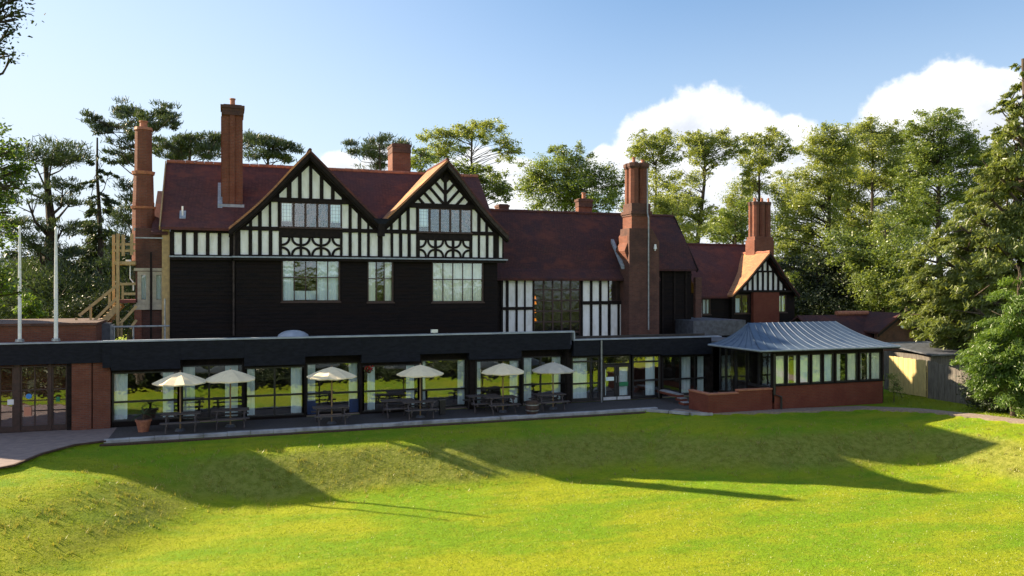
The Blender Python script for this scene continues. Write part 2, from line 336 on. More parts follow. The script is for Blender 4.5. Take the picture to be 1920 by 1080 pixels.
def holed_wall(mb, x0, x1, z0, z1, y0, y1, holes):
    """wall slab (front y0, back y1) with rectangular openings (hx0,hx1,hz0,hz1)"""
    xs = sorted(set([x0, x1] + [h for o in holes for h in o[:2]])); zs = sorted(set([z0, z1] + [h for o in holes for h in o[2:]]))
    xs = [x for x in xs if x0 <= x <= x1]; zs = [z for z in zs if z0 <= z <= z1]
    def solid(i, j):
        if i < 0 or j < 0 or i >= len(xs)-1 or j >= len(zs)-1: return False
        cx, cz = (xs[i]+xs[i+1])/2, (zs[j]+zs[j+1])/2
        return not any(h[0] < cx < h[1] and h[2] < cz < h[3] for h in holes)
    for i in range(len(xs)-1):
        for j in range(len(zs)-1):
            if not solid(i, j): continue
            a, b, c, d = xs[i], xs[i+1], zs[j], zs[j+1]
            mb.add([(a,y0,c),(b,y0,c),(b,y0,d),(a,y0,d)], [(0,1,2,3)]); mb.add([(a,y1,c),(b,y1,c),(b,y1,d),(a,y1,d)], [(3,2,1,0)])
            if not solid(i-1, j): mb.add([(a,y0,c),(a,y1,c),(a,y1,d),(a,y0,d)], [(3,2,1,0)])
            if not solid(i+1, j): mb.add([(b,y0,c),(b,y1,c),(b,y1,d),(b,y0,d)], [(0,1,2,3)])
            if not solid(i, j-1): mb.add([(a,y0,c),(b,y0,c),(b,y1,c),(a,y1,c)], [(3,2,1,0)])
            if not solid(i, j+1): mb.add([(a,y0,d),(b,y0,d),(b,y1,d),(a,y1,d)], [(0,1,2,3)])
    return mb
def build_raw(mb, name, material, parent=None, **k):
    me = bpy.data.meshes.new(name); me.from_pydata(mb.v, [], mb.f); me.update()
    return tagp(link(name, me, material, parent), k.get('label'))
RNG = random.Random(7)
def curtain(parent, x0, x1, z0, z1, y, material, amp=0.03):
    mb = MB(); n = max(6, int((x1-x0)/0.06)); vs = []; ph = RNG.random()*6
    for i in range(n+1):
        x = x0 + (x1-x0)*i/n
        yy = y + amp*math.sin(i*1.9+ph) ; vs += [(x, yy, z0), (x + 0.01*math.sin(i), y + amp*0.6*math.sin(i*1.9+ph), z1)]
    vs2 = [(a, b+0.004, c) for a, b, c in vs]; k = len(vs)
    fs = [(2*i, 2*i+2, 2*i+3, 2*i+1) for i in range(n)] + [(k+2*i+1, k+2*i+3, k+2*i+2, k+2*i) for i in range(n)]
    mb.add(vs + vs2, fs)
    return mb.build('curtain', material, parent, smooth=True)
def window(parent, x0, x1, z0, z1, y, cols, rows, fm, gm, cm=None, curt=(), fw=0.07, bar=0.045, depth=0.10, name='window', sill=True, dark=True, curt_y=0.16, label=None, rowpos=None, colpos=None):
    """window standing in an opening, frame front at y; panes and curtains are its sub-parts"""
    xs = colpos or [x0 + fw + (x1-x0-2*fw)*i/cols for i in range(cols+1)]
    zs = rowpos or [z0 + fw + (z1-z0-2*fw)*j/rows for j in range(rows+1)]
    fb = MB()
    fb.box(x0, x1, y, y+depth, z0, zs[0]); fb.box(x0, x1, y, y+depth, zs[-1], z1)
    fb.box(x0, xs[0], y+0.002, y+depth, zs[0], zs[-1]); fb.box(xs[-1], x1, y+0.002, y+depth, zs[0], zs[-1])
    for x in xs[1:-1]: fb.box(x-bar/2, x+bar/2, y+0.012, y+depth-0.01, zs[0], zs[-1])
    for z in zs[1:-1]: fb.box(xs[0], xs[-1], y+0.017, y+depth-0.02, z-bar/2, z+bar/2)
    if sill: fb.box(x0-0.05, x1+0.05, y-0.07, y-0.002, z0-0.05, z0+0.02)
    f = fb.build(name, fm, parent, label)
    for i in range(len(xs)-1):
        for j in range(len(zs)-1):
            MB().box(xs[i]+(bar/2 if i else 0), xs[i+1]-(bar/2 if i < len(xs)-2 else 0), y+0.045, y+0.051, zs[j]+(bar/2 if j else 0), zs[j+1]-(bar/2 if j < len(zs)-2 else 0)).build('pane', gm, f)
    for (a, b) in curt:
        curtain(f, a, b, zs[0]+0.01, zs[-1]-0.01, y+curt_y, cm)
    return f
def panels(parent, y, cols, z0, z1, clips=(), studs=True, pname='plaster_panel', proud=0.03, left=None, right=None):
    """white plaster panels between x pairs, and the oak studs between them, both cut by half planes"""
    for (a, b) in cols:
        p = [(a, z0), (b, z0), (b, z1), (a, z1)]
        for c in clips: p = clip(p, *c)
        if len(p) >= 3 and area(p) > 0.008: MB().prism_y(p, y-proud, y).build(pname, M['plaster'], parent)
    if studs:
        e = [left] + [q for c in cols for q in c] + [right]
        for i in range(0, len(e)-1, 2):
            a, b = e[i], e[i+1]
            if a is None or b is None or b-a < 0.03 or b-a > 0.6: continue
            p = [(a, z0), (b, z0), (b, z1), (a, z1)]
            for c in clips: p = clip(p, *c)
            if len(p) >= 3 and area(p) > 0.008: MB().prism_y(p, y-proud-0.05, y).build('stud', M['timber'], parent)
# ================================================================== BUILDINGS
def U41(px): return UX(px, 41.0)
# ------------------------------------------------------------------ main half-timbered house
MH = thing('manor_house', 'large black and white half-timbered house with twin front gables above black boarded storey', 'building', (5.5, 45, 0))
WL, WR = -2.55, 13.75          # west and east ends of the main block
ZJ = 7.40                      # jetty line
# first floor wall with openings
w1 = (UX(528,41), UX(638,41), ZP(583,566,41), ZP(583,487,41)); w2 = (UX(689,41), UX(738,41), ZP(713,567,41), ZP(713,489,41)); w3 = (UX(810,41), UX(907,41), ZP(858,567,41), ZP(858,491,41))
mb = MB(); holed_wall(mb, UX(441,41), WR, 2.6, ZJ-0.05, 41.0, 41.3, [w1, w2, w3]); build_raw(mb, 'boarded_wall', M['black'], MH)
mb = MB(); mb.box(WL, UX(441,41)-0.003, 41.25, 41.5, 2.6, ZJ-0.05); mb.build('boarded_wall', M['black'], MH)
MB().box(WL, WL+0.25, 41.52, 49, 2.6, 8.9).build('end_wall', M['brick_old'], MH)
MB().box(WR-0.25, WR, 41.35, 49, 2.6, 8.9).build('end_wall', M['black'], MH)
MB().box(WL+0.26, WR-0.26, 48.7, 49, 2.6, 8.6).build('back_wall', M['brick_old'], MH)
MB().box(WL+0.26, WR-0.26, 42.6, 42.7, 2.6, 8.6).build('inner_wall', M['dark'], MH)
# lapped boards as fine real ridges across the boarded storey (too thin to count in the picture)
lb = MB()
for i in range(int((ZJ-3.45)/0.19)):
    z = 3.45 + i*0.19
    segs = [(WL, UX(441,41)-0.02, 41.25), (UX(441,41)+0.04, WR, 41.0)]
    for a, b, y in segs:
        cuts = [(a, b)]
        if y == 41.0:
            for h in (w1, w2, w3):
                if h[2]-0.12 < z+0.17 and z < h[3]+0.05:
                    nc = []
                    for c in cuts:
                        if c[0] < h[0]-0.06 < c[1]: nc.append((c[0], h[0]-0.06)); nc.append((h[1]+0.06, c[1]))
                        else: nc.append(c)
                    cuts = nc
        for c, d in cuts:
            lb.add([(c, y-0.035, z), (d, y-0.035, z), (d, y-0.012, z+0.18), (c, y-0.012, z+0.18), (c, y-0.002, z), (d, y-0.002, z)], [(0,1,2,3), (4,5,1,0)])
build_raw(lb, 'lapped_boards', M['black'], MH)['kind'] = 'stuff'
cu = M['curt']; cg = M['curt_g']
a, b = w1[0], w1[1]; s = (b-a)/5
window(MH, *w1, 41.04, 5, 2, M['frame'], M['lglass'], cu, [(a+.06, a+s), (a+3*s, b-.08)], rowpos=[w1[2]+.07, w1[2]+1.22, w1[3]-.07])
curtain(MH, a+s, a+3*s, w1[2]+0.1, w1[2]+0.55, 41.3, cu, 0.04)
a, b = w2[0], w2[1]; s = (b-a)/3
window(MH, *w2, 41.04, 3, 2, M['frame'], M['lglass'], cg, [(a+.06, a+s*0.95), (a+2*s, b-.08)], rowpos=[w2[2]+.07, w2[2]+1.22, w2[3]-.07])
a, b = w3[0], w3[1]; s = (b-a)/5
window(MH, *w3, 41.04, 5, 2, M['frame'], M['lglass'], cg, [(a+.06, b-.08)], rowpos=[w3[2]+.07, w3[2]+1.22, w3[3]-.07])
# drain pipe and boards at the joint
MB().tube([(UX(440,41)-0.05, 40.93, 3.6), (UX(440,41)-0.05, 40.93, 7.2)], 0.045, 8).build('downpipe', M['barge'], MH)
# jetty: bressummer with lead flashing
XL, XR = UX(437,40.7), UX(949,40.7)
MB().box(XL, XR, 40.72, 41.3, ZJ-0.16, ZJ-0.04).build('bressummer', M['timber'], MH)
MB().box(XL-0.05, XR+0.08, 40.62, 40.9, ZJ-0.035, ZJ+0.035).build('flashing_strip', M['lead'], MH)
MB().box(WL, XL-0.06, 41.05, 41.5, ZJ-0.16, ZJ-0.04).build('bressummer', M['timber'], MH)
MB().box(WL-0.03, XL-0.055, 40.98, 41.3, ZJ-0.035, ZJ+0.035).build('flashing_strip', M['lead'], MH)
# ---- gables
YG = 40.8
def ug(px): return UX(px, YG)
APX = [(ug(580), ZP(580,281,YG-0.3)), (ug(836), ZP(836,299,YG-0.3))]
VAL = (ug(713), ZP(713,416,YG-0.3)); FL = (ug(429), ZP(429,426,YG-0.3)); FR = (ug(950), ZP(950,438,YG-0.3))
def flare(foot, apex, bulge=0.13):
    pts = []
    for i in range(9):
        t = i/8; x = foot[0] + (apex[0]-foot[0])*t; z = foot[1] + (apex[1]-foot[1])*t - bulge*math.sin(math.pi*min(1, t*1.25))*(1 if t < 0.8 else 0)
        pts.append((x, z))
    return pts
prof = [ (FL, APX[0], 0.16), (VAL, APX[0], 0.02), (VAL, APX[1], 0.02), (FR, APX[1], 0.16) ]
P4 = [flare(*p) for p in prof]
# gable wall
GW = [(ug(441), ZJ+0.04), (ug(944), ZJ+0.04), (ug(944), 8.7)] + [(x, z-0.25) for x, z in P4[3][1:]] + [(x, z-0.25) for x, z in P4[2][::-1][1:]] + [(x, z-0.25) for x, z in P4[1][1:]] + [(x, z-0.25) for x, z in P4[0][::-1][1:-1]] + [(ug(441), 8.7)]
wg1 = (ug(526), ug(641), ZP(583,427,YG), ZP(583,380,YG)); wg2 = (ug(785), ug(885), ZP(835,436,YG), ZP(835,391,YG))
mb = MB(); mb.prism_y(GW, YG+0.16, YG+0.24); mb.build('gable_wall', M['timber'], MH)
def topclip(side):
    """half planes of the bargeboard's lower edge for the four slopes"""
    f, ap, _ = prof[side]; dx = ap[0]-f[0]; dz = ap[1]-f[1]; L = math.hypot(dx, dz); nx, nz = -dz/L, dx/L
    if nz < 0: nx, nz = -nx, -nz
    return (nx, nz, nx*ap[0] + nz*ap[1] - 0.50)
for gi, (ls, rs) in enumerate(((0, 1), (2, 3))):
    A = APX[gi]; cl = [topclip(ls), topclip(rs)]
    if gi == 0:
        lowL = [(451,466),(473,484),(491,504),(511,523)]; lowR = [(642,654),(660,672),(678,689),(694,709)]
        upL = [(452,467),(473,484),(491,504),(509,521)]; upR = [(642,654),(660,671),(678,689),(693,702)]; q = [(529,562),(567,600),(605,638)]
        wn = wg1
    else:
        lowL = [(718,733),(738,749),(755,765),(771,781)]; lowR = [(887,897),(901,912),(917,926),(932,943)]
        upL = [(722,732),(737,748),(753,763),(769,781)]; upR = [(887,896),(902,911),(916,925),(931,940)]; q = [(788,815),(820,848),(853,881)]
        wn = wg2
    YP = YG + 0.158
    zl0, zl1, zu0, zu1, zt0 = ZJ+0.12, 8.70, 8.90, 10.12, 10.36
    if gi: zt0 = ZP(835,386,YG)+0.12; zu1 = zt0-0.26
    c = lambda L: [(ug(a), ug(b)) for a, b in L]
    xa, xb = wn[0]-0.05, wn[1]+0.05
    panels(MH, YP, c(lowL), zl0, zl1, left=ug(441 if gi == 0 else 712), right=xa+0.02); panels(MH, YP, c(lowR), zl0, zl1, left=xb-0.02, right=ug(712 if gi == 0 else 945))
    panels(MH, YP, c(upL), zu0, zu1, cl, left=ug(441 if gi == 0 else 712), right=xa+0.02); panels(MH, YP, c(upR), zu0, zu1, cl, left=xb-0.02, right=ug(712 if gi == 0 else 945))
    # rails
    def rail(x0, x1, z0, z1, off=0.0):
        p = [(x0, z0), (x1, z0), (x1, z1), (x0, z1)]
        for k in [topclip(ls), topclip(rs)]: p = clip(p, k[0], k[1], k[2]+0.35)
        MB().prism_y(p, YP-0.10-off, YP-0.003).build('rail', M['timber'], MH)
    rail(ug(441) if gi == 0 else ug(713), xa, zl1, zu0); rail(xb, ug(712) if gi == 0 else ug(944), zl1, zu0)
    rail(ug(460 if gi == 0 else 720), ug(700 if gi == 0 else 940), zu1, zt0-0.03, 0.03)
    rail(ug(441) if gi == 0 else ug(713), ug(712) if gi == 0 else ug(944), ZJ+0.04, ZJ+0.12)
    # window between the rows, deep timber apron below it
    apz = 8.42
    MB().prism_y([(xa, apz), (xb, apz), (xb, wn[2]-0.06), (xa, wn[2]-0.06)], YP-0.09, YP-0.002).build('rail', M['timber'], MH)
    wf = window(MH, wn[0], wn[1], wn[2], wn[3], YP-0.09, 5, 1, M['frame'], M['lglass'], None, [], fw=0.05, bar=0.11, depth=0.085, sill=True)
    # leaded cames over the lights
    lead = MB()
    for i in range(1, 20):
        x = wn[0]+(wn[1]-wn[0])*i/20
        if i % 4: lead.box(x-0.006, x+0.006, YP-0.05, YP-0.046, wn[2]+0.05, wn[3]-0.05)
    for j in range(1, 7):
        z = wn[2]+(wn[3]-wn[2])*j/7; lead.box(wn[0]+0.06, wn[1]-0.06, YP-0.049, YP-0.0455, z-0.006, z+0.006)
    b_ = lead.build('leading', M['lead'], wf); b_['kind'] = 'stuff'
    # blinds hanging behind two of the lights
    for k in ((0, 4) if gi == 0 else (0,)):
        s_ = (wn[1]-wn[0])/5; MB().box(wn[0]+k*s_+0.07, wn[0]+(k+1)*s_-0.07, YP-0.03, YP-0.02, wn[2]+0.3, wn[3]-0.06).build('blind', M['curt'], wf)
    # quatrefoil panels: white square with four curved braces
    for (a, b) in q:
        a, b = ug(a), ug(b); z0, z1 = ZJ+0.13, apz-0.04; cx, cz = (a+b)/2, (z0+z1)/2; hw, hh = (b-a)/2, (z1-z0)/2
        pn = MB().prism_y([(a, z0), (b, z0), (b, z1), (a, z1)], YP-0.03, YP-0.004).build('plaster_panel', M['plaster'], MH)
        for sx in (-1, 1):
            for sz in (-1, 1):
                mb = MB(); n = 8; r0, r1 = 0.56, 0.78
                # arc centred on the corner (cx+sx*hw, cz+sz*hh)
                for i in range(n):
                    qd = []
                    for (rr, k) in ((r0, i), (r1, i), (r1, i+1), (r0, i+1)):
                        an = math.pi/2*k/n; qd.append((cx+sx*hw - sx*math.cos(an)*rr*hw*1.25, cz+sz*hh - sz*math.sin(an)*rr*hh*1.25))
                    qd = clip(clip(clip(clip(qd, 1, 0, b), -1, 0, -a), 0, 1, z1), 0, -1, -z0)
                    if len(qd) > 2: mb.prism_y(qd, YP-0.075, YP-0.032)
                mb.build('curved_brace', M['timber'], pn)
    for (a, b) in ((xa, ug(q[0][0])), (ug(q[0][1]), ug(q[1][0])), (ug(q[1][1]), ug(q[2][0])), (ug(q[2][1]), xb)):
        MB().prism_y([(a+.002, ZJ+0.12), (b-.002, ZJ+0.12), (b-.002, apz), (a+.002, apz)], YP-0.085, YP-0.003).build('stud', M['timber'], MH)
    if gi == 0:
        panels(MH, YP, c([(524,538),(547,559),(566,580),(586,600),(607,621),(628,641)]), zt0, 12.5, cl, left=ug(515), right=ug(650))
    else:
        zb = zt0; m = 1.12
        for k in range(-3, 5):
            for sx in (-1, 1):
                lo_, hi_ = zb - 0.62 + k*0.62, zb - 0.62 + k*0.62 + 0.40
                # lo < z - m*|x-A| < hi
                p = [(A[0]+sx*0.08, zb), (A[0]+sx*3, zb), (A[0]+sx*3, zb+4), (A[0]+sx*0.08, zb+4)]
                for cc in cl: p = clip(p, *cc)
                if len(p) < 3: continue
                pp = clip(clip(p, -sx*m, 1, hi_ - sx*m*A[0]), sx*m, -1, -(lo_ - sx*m*A[0]))
                if len(pp) >= 3 and area(pp) > 0.01: MB().prism_y(pp, YP-0.03, YP).build('plaster_panel', M['plaster'], MH)
                tt = clip(clip(p, -sx*m, 1, hi_+0.215 - sx*m*A[0]), sx*m, -1, -(hi_+0.005 - sx*m*A[0]))
                if len(tt) >= 3 and area(tt) > 0.01: MB().prism_y(tt, YP-0.08, YP).build('stud', M['timber'], MH)
        MB().box(A[0]-0.078, A[0]+0.078, YP-0.084, YP-0.001, zb, A[1]-0.75).build('stud', M['timber'], MH)
# corner post catching the sun
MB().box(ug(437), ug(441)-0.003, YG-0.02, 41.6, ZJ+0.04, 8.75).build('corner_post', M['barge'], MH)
MB().box(WR-0.1, WR+0.05, YG+0.05, 45, ZJ+0.04, 8.8).build('corner_post', M['timber'], MH)
# left bay of the upper storey
MB().box(WL, ug(437), 41.28, 41.4, ZJ+0.04, 8.85).build('gable_wall', M['timber'], MH)
u = lambda p: UX(p, 41.28)
panels(MH, 41.279, [(u(327),u(341)), (u(349),u(363)), (u(371),u(386)), (u(393),u(408)), (u(415),u(430))], ZJ+0.10, 8.55, left=WL, right=ug(437)-0.02)
MB().box(WL, ug(437)-0.02, 41.17, 41.277, 8.55, 8.85).build('rail', M['timber'], MH)
# ---- roofs
def slab(prof_, y0, y1, th=0.13):
    mb = MB(); pts = prof_; low = [(x, z-th) for x, z in pts]
    mb.prism_y(pts + low[::-1], y0, y1); return mb
RZ, RY = 12.43, 45.0
def xslab(pts, x0, x1, th=0.13):
    mb = MB(); mb.prism_x(pts + [(y, z-th) for y, z in pts[::-1]], x0, x1); return mb
front = [(40.95, 8.78), (41.5, 9.15), (42.2, 9.78), (43.5, 11.04), (RY, RZ)]
xslab(front, WL-0.40, ug(437)+0.05).build('roof', M['tile'], MH)
fr2 = [(41.6, 9.25), (42.2, 9.78), (43.5, 11.04), (RY, RZ)]
xslab(fr2, ug(437)+0.053, WR+0.15).build('roof', M['tile'], MH)
xslab([(RY+0.002, RZ), (49.3, 8.4)], WL-0.40, WR+0.15).build('roof', M['tile'], MH)
MB().prism_x([(41.4, 8.7), (RY, RZ-0.3), (48.8, 8.7)], WR-0.2, WR-0.02).build('gable_wall', M['timber'], MH)
MB().prism_x([(41.4, 8.75), (RY, RZ-0.25), (48.8, 8.75)], WL+0.02, WL+0.2).build('gable_wall', M['brick_old'], MH)
MB().beam((WL-0.44, 41.0, 8.72), (WL-0.44, RY, RZ-0.05), 0.05, 0.24).build('bargeboard', M['newwood'], MH)
for k, pf in enumerate(P4):
    o_ = slab([(x, z) for x, z in pf], YG-0.42, 45.4); o_.build('roof', M['tile_sunlit' if k in (0, 2) else 'tile'], MH)
for i, pf in enumerate(P4):
    low = [(x, z-0.37) for x, z in pf]; top = [(x, z-0.132) for x, z in pf]
    if i == 0: low[-1] = (low[-1][0], low[-1][1])
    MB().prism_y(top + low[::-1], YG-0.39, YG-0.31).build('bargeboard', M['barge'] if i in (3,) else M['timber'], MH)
    low2 = [(x, z-0.46) for x, z in pf]; top2 = [(x, z-0.135) for x, z in pf]
    MB().prism_y(top2 + low2[::-1], YG-0.305, YG+0.10).build('soffit', M['timber'], MH)
# lead valley between the gables
MB().prism_y([(VAL[0]-0.45, VAL[1]+0.16), (VAL[0]+0.45, VAL[1]+0.16), (VAL[0]+0.2, VAL[1]-0.1), (VAL[0]-0.2, VAL[1]-0.1)], YG-0.45, YG+0.3).build('valley_gutter', M['fascia'], MH)
MB().box(VAL[0]-0.16, VAL[0]+0.16, YG-0.44, YG-0.02, VAL[1]-0.72, VAL[1]-0.05).build('hopper_head', M['timber'], MH)
def ridgeline(parent, p0, p1, r=0.11, step=0.45, material=None):
    p0, p1 = Vector(p0), Vector(p1); L = (p1-p0).length; n = int(L/step); mb = MB(); rr = random.Random(int(L*100))
    for i in range(n):
        a = p0.lerp(p1, i/n); b = p0.lerp(p1, (i+0.97)/n); dz = Vector((0, 0, rr.uniform(-0.012, 0.012)))
        mb.tube([a+dz, b+dz], r, 8)
    return mb.build('ridge_tiles', material or M['ridge'], parent)
ridgeline(MH, (WL-0.40, RY, RZ+0.0), (WR+0.15, RY, RZ+0.0))
for A in APX: ridgeline(MH, (A[0], YG-0.40, A[1]-0.02), (A[0], 45.2, A[1]-0.02), 0.09, material=M['tile'])
# roof vent with flashing on the left slope
vx = UX(343, 42.0); MB().tube([(vx, 41.75, 9.3), (vx, 41.75, 9.85)], 0.04, 8).build('vent_pipe', M['white'], MH)
MB().prism_x([(41.6, 9.24), (42.0, 9.62), (42.0, 9.66), (41.6, 9.28)], vx-0.14, vx+0.14).build('flashing_strip', M['lead'], MH)
# ---- chimneys of the main house
def potm(mb, x, y, z, r=0.12, h=0.4): mb.octo(x, y, r*1.1, r, z, z+h, 10); mb.octo(x, y, r*1.25, r*1.25, z+h-0.06, z+h+0.001, 10)
def chimney(parent, x0, x1, y0, y1, z0, z1, material, cap=0.1, pots=1, rings=(), pilaster=True):
    mb = MB(); mb.box(x0, x1, y0, y1, z0, z1-0.55)
    if pilaster:
        w = x1-x0
        mb.box(x0+w*0.36, x0+w*0.60, y0-0.09, y0-0.001, z0, z1-0.56); mb.box(x0-0.07, x0-0.001, y0+(y1-y0)*0.35, y0+(y1-y0)*0.65, z0, z1-0.56)
    c = mb.build('chimney', material, parent)
    cp = MB(); cp.box(x0-cap*0.5, x1+cap*0.5, y0-cap-0.02, y1+cap*0.5, z1-0.548, z1-0.40); cp.box(x0-cap*0.2, x1+cap*0.2, y0-cap*0.7, y1+cap*0.2, z1-0.399, z1-0.2); cp.box(x0-cap, x1+cap, y0-cap*1.3, y1+cap, z1-0.199, z1-0.05)
    cp.prism_z([(x0+.05, y0), (x1-.05, y0), (x1-.05, y1-.05), (x0+.05, y1-.05)], z1-0.049, z1)
    cp.build('cap', M['brick_old'], c)
    for i in range(pots):
        pm = MB(); potm(pm, x0+(x1-x0)*(i+1)/(pots+1), (y0+y1)/2, z1+0.001); pm.build('chimney_pot', M['pot'], c)
    return c
zt = ZP(435, 196, 42.6)
c1 = chimney(MH, UX(417,42.5), UX(456,42.5)-0.02, 42.55, 43.6, 9.8, zt, M['brick'], 0.09, 1)
MB().prism_x([(42.3, 9.78), (43.75, 11.22), (43.75, 11.30), (42.3, 9.90)], UX(417,42.5)-0.22, UX(417,42.5)-0.003).build('flashing_strip', M['lead'], MH)
MB().box(UX(417,42.5)-0.2, UX(456,42.5)+0.05, 42.36, 42.54, 9.86, 10.08).build('flashing_strip', M['lead'], MH)
chimney(MH, UX(734,46.5), UX(768,46.5), 46.2, 47.6, 11, ZP(745,270,46.5), M['brick'], 0.04, 0, pilaster=False)

# ------------------------------------------------------------------ stair tower and its slender chimney, left end
TW = thing('bay_tower', 'narrow brick bay tower with pale framed windows and tall round chimney at the left end', 'tower', (-4.1, 43, 0))
tx0, tx1 = UX(254, 41.6), WL-0.13
wt1 = (UX(258,41.6), UX(281,41.6), ZP(268,568,41.6), ZP(268,509,41.6)); wt2 = (UX(286,41.6), UX(309,41.6), wt1[2], wt1[3])
mb = MB(); holed_wall(mb, tx0, tx1, 2.6, 8.75, 41.6, 41.85, [wt1, wt2]); build_raw(mb, 'brick_wall', M['brick_old'], TW)
MB().box(tx0, tx0+0.2, 41.86, 46, 2.6, 8.7).build('brick_wall', M['brick_old'], TW)
MB().box(tx0+0.21, tx1, 43.4, 43.6, 2.6, 8.7).build('inner_wall', M['dark'], TW)
for w in (wt1, wt2): window(TW, *w, 41.55, 1, 1, M['pframe'], M['lglass'], M['curt'], [(w[0]+0.15, w[1]-0.15)], fw=0.16, depth=0.16, curt_y=0.25)
MB().box(tx0-0.06, tx1+0.02, 41.48, 41.597, wt1[2]-0.32, wt1[2]-0.06).build('string_course', M['pframe'], TW)
MB().box(tx0-0.06, tx1+0.02, 41.50, 41.597, wt1[3]+0.03, wt1[3]+0.16).build('string_course', M['pframe'], TW)
MB().box(tx1-0.24, tx1+0.10, 41.36, 41.595, 2.6, 8.9).build('corner_post', M['newwood'], TW)
MB().box(tx0-0.04, tx0+0.28, 41.44, 41.597, 2.6, wt1[2]-0.33).build('brick_pier', M['brick'], TW)
xslab([(41.3, 8.55), (45.0, 10.9)], tx0+0.7, tx1+0.02).build('roof', M['tile'], TW)
MB().box(UX(281,41.3), UX(285,41.3), 41.3, 41.42, 3.4, 7.6).build('downpipe', M['timber'], TW)
MB().box(tx0, tx1-0.2, 41.3, 41.36, ZP(290,445,41.3)-0.06, ZP(290,445,41.3)).build('gutter', M['steel'], TW)
cx, cy = UX(269, 42.4), 42.4
c2 = MB(); zr = ZP(268, 328, 42.4); ztp = ZP(268, 245, 42.4)
c2.octo(cx, cy, 0.52, 0.50, 7.2, ZP(268,380,42.4), 12); c2.octo(cx, cy, 0.48, 0.45, ZP(268,380,42.4)+0.001, zr, 12); c2.octo(cx, cy, 0.40, 0.38, zr+0.15, ztp, 12)
c2o = c2.build('chimney', M['brick'], TW)
MB().octo(cx, cy, 0.50, 0.54, zr+0.001, zr+0.149, 12).build('moulding', M['pot'], c2o); MB().octo(cx, cy, 0.43, 0.40, ztp+0.001, ztp+0.14, 12).build('cap', M['pot'], c2o); MB().octo(cx, cy, 0.54, 0.58, ZP(268,392,42.4), ZP(268,388,42.4), 12).build('moulding', M['pot'], c2o)
p_ = MB(); potm(p_, cx, cy, ztp+0.141, 0.17, 0.32); p_.build('chimney_pot', M['pot'], c2o)
MB().box(cx-0.35, cx+0.55, 41.65, 41.9, 8.62, 8.74).build('flashing_strip', M['lead'], TW)
MB().box(UX(254,41.7), UX(285,41.7), 41.62, 42.9, 7.6, 8.6).build('brick_pier', M['brick'], TW)

# ------------------------------------------------------------------ external timber stair
ST = thing('timber_stair', 'pale softwood outside staircase with handrails climbing beside the brick bay tower', 'staircase', (-6.5, 42, 3.4))
def pp(px, py, v): return (UX(px, v), v, ZP(px, py, v))
NW = M['newwood']; v0 = 41.2
for (a, b) in (((221,438),(221,632)), ((231,440),(231,480)), ((247,438),(247,478))):
    MB().beam(pp(*a, v0), pp(*b, v0), 0.13, 0.13).build('post', NW, ST)
MB().beam(pp(213,440,v0+0.8), pp(213,600,v0+0.8), 0.12, 0.12).build('post', NW, ST)
for py in (458, 470): MB().beam(pp(213,py,v0), pp(254,py,v0), 0.05, 0.11).build('handrail', NW, ST)
for (a, b) in (((148,592),(222,533)), ((176,602),(222,556)), ((222,533),(254,532)), ((232,551),(254,551))):
    MB().beam(pp(*a, v0), pp(*b, v0), 0.07, 0.12).build('handrail', NW, ST)
for (a, b) in (((205,546),(205,578)), ((170,574),(170,604)), ((230,534),(230,562)), ((143,596),(143,606))):
    MB().beam(pp(*a, v0+.05), pp(*b, v0+.05), 0.09, 0.09).build('post', NW, ST)
MB().box(UX(222,v0), UX(254,v0), v0, v0+1.6, ZP(235,568,v0), ZP(235,562,v0)).build('landing', M['rust'], ST)
MB().box(UX(213,v0), UX(254,v0), v0, v0+1.6, ZP(235,496,v0), ZP(235,490,v0)).build('landing', NW, ST)
for (a, b) in (((226,606),(256,574)), ((244,616),(256,600))): MB().beam(pp(*a, 40.9), pp(*b, 40.9), 0.07, 0.12).build('handrail', NW, ST)
for px in (222, 228): MB().beam(pp(px, 604, 40.9), pp(px, 632, 40.9), 0.09, 0.09).build('post', NW, ST)
for i in range(9):                     # treads of the lower flight
    p = Vector(pp(176, 618, v0)).lerp(Vector(pp(222, 570, v0)), i/8); MB().box(p.x-0.14, p.x+0.14, v0+0.03, v0+1.2, p.z, p.z+0.05).build('tread', NW, ST)
for yy in (v0+0.015, v0+1.21): MB().beam(Vector(pp(170,628,v0))+Vector((0,yy-v0,0)), Vector(pp(224,572,v0))+Vector((0,yy-v0,0)), 0.05, 0.26).build('stringer', NW, ST)
# dark ductwork and guard rail on the flat roof in front of the tower
DU = thing('roof_duct', 'dark square ventilation duct on the flat roof right of the brick block', 'duct', (-5.2, 40.2, 3.4))
MB().box(UX(181,40), UX(206,40), 40, 40.8, 3.4, ZP(190,606,40)).build('duct_box', M['slate'], DU); MB().box(UX(206,40)+.002, UX(212,40), 40.1, 40.7, 3.4, ZP(190,609,40)).build('duct_flange', M['steel'], DU)
GR = thing('guard_rail', 'grey steel guard rail on the flat roof in front of the bay tower', 'railing', (-3.9, 40, 3.4))
MB().tube([pp(212,613,39.9), pp(318,611,39.9)], 0.045, 8).build('rail', M['steel'], GR)
for px in (214, 250, 309): MB().tube([pp(px,613,39.9), (UX(px,39.9), 39.9, 3.42)], 0.04, 8).build('post', M['steel'], GR)
MB().tube([(UX(309,39.9), 39.9, ZP(309,612,39.9)), (UX(309,39.9), 39.9, ZP(309,560,39.9))], 0.035, 8).build('post', M['steel'], GR)
AL = thing('lamp_bracket', 'white wall light on a bent pipe fixed beside the timber stair', 'lamp', (UX(240,41.5), 41.5, 6.0))
MB().box(UX(236,41.5), UX(246,41.5), 41.4, 41.55, ZP(240,497,41.5), ZP(240,487,41.5)).build('lamp_head', M['white'], AL)
MB().tube([pp(244,497,41.5), pp(244,522,41.5), pp(250,530,41.5), pp(250,545,41.5)], 0.03, 6).build('pipe', M['white'], AL)

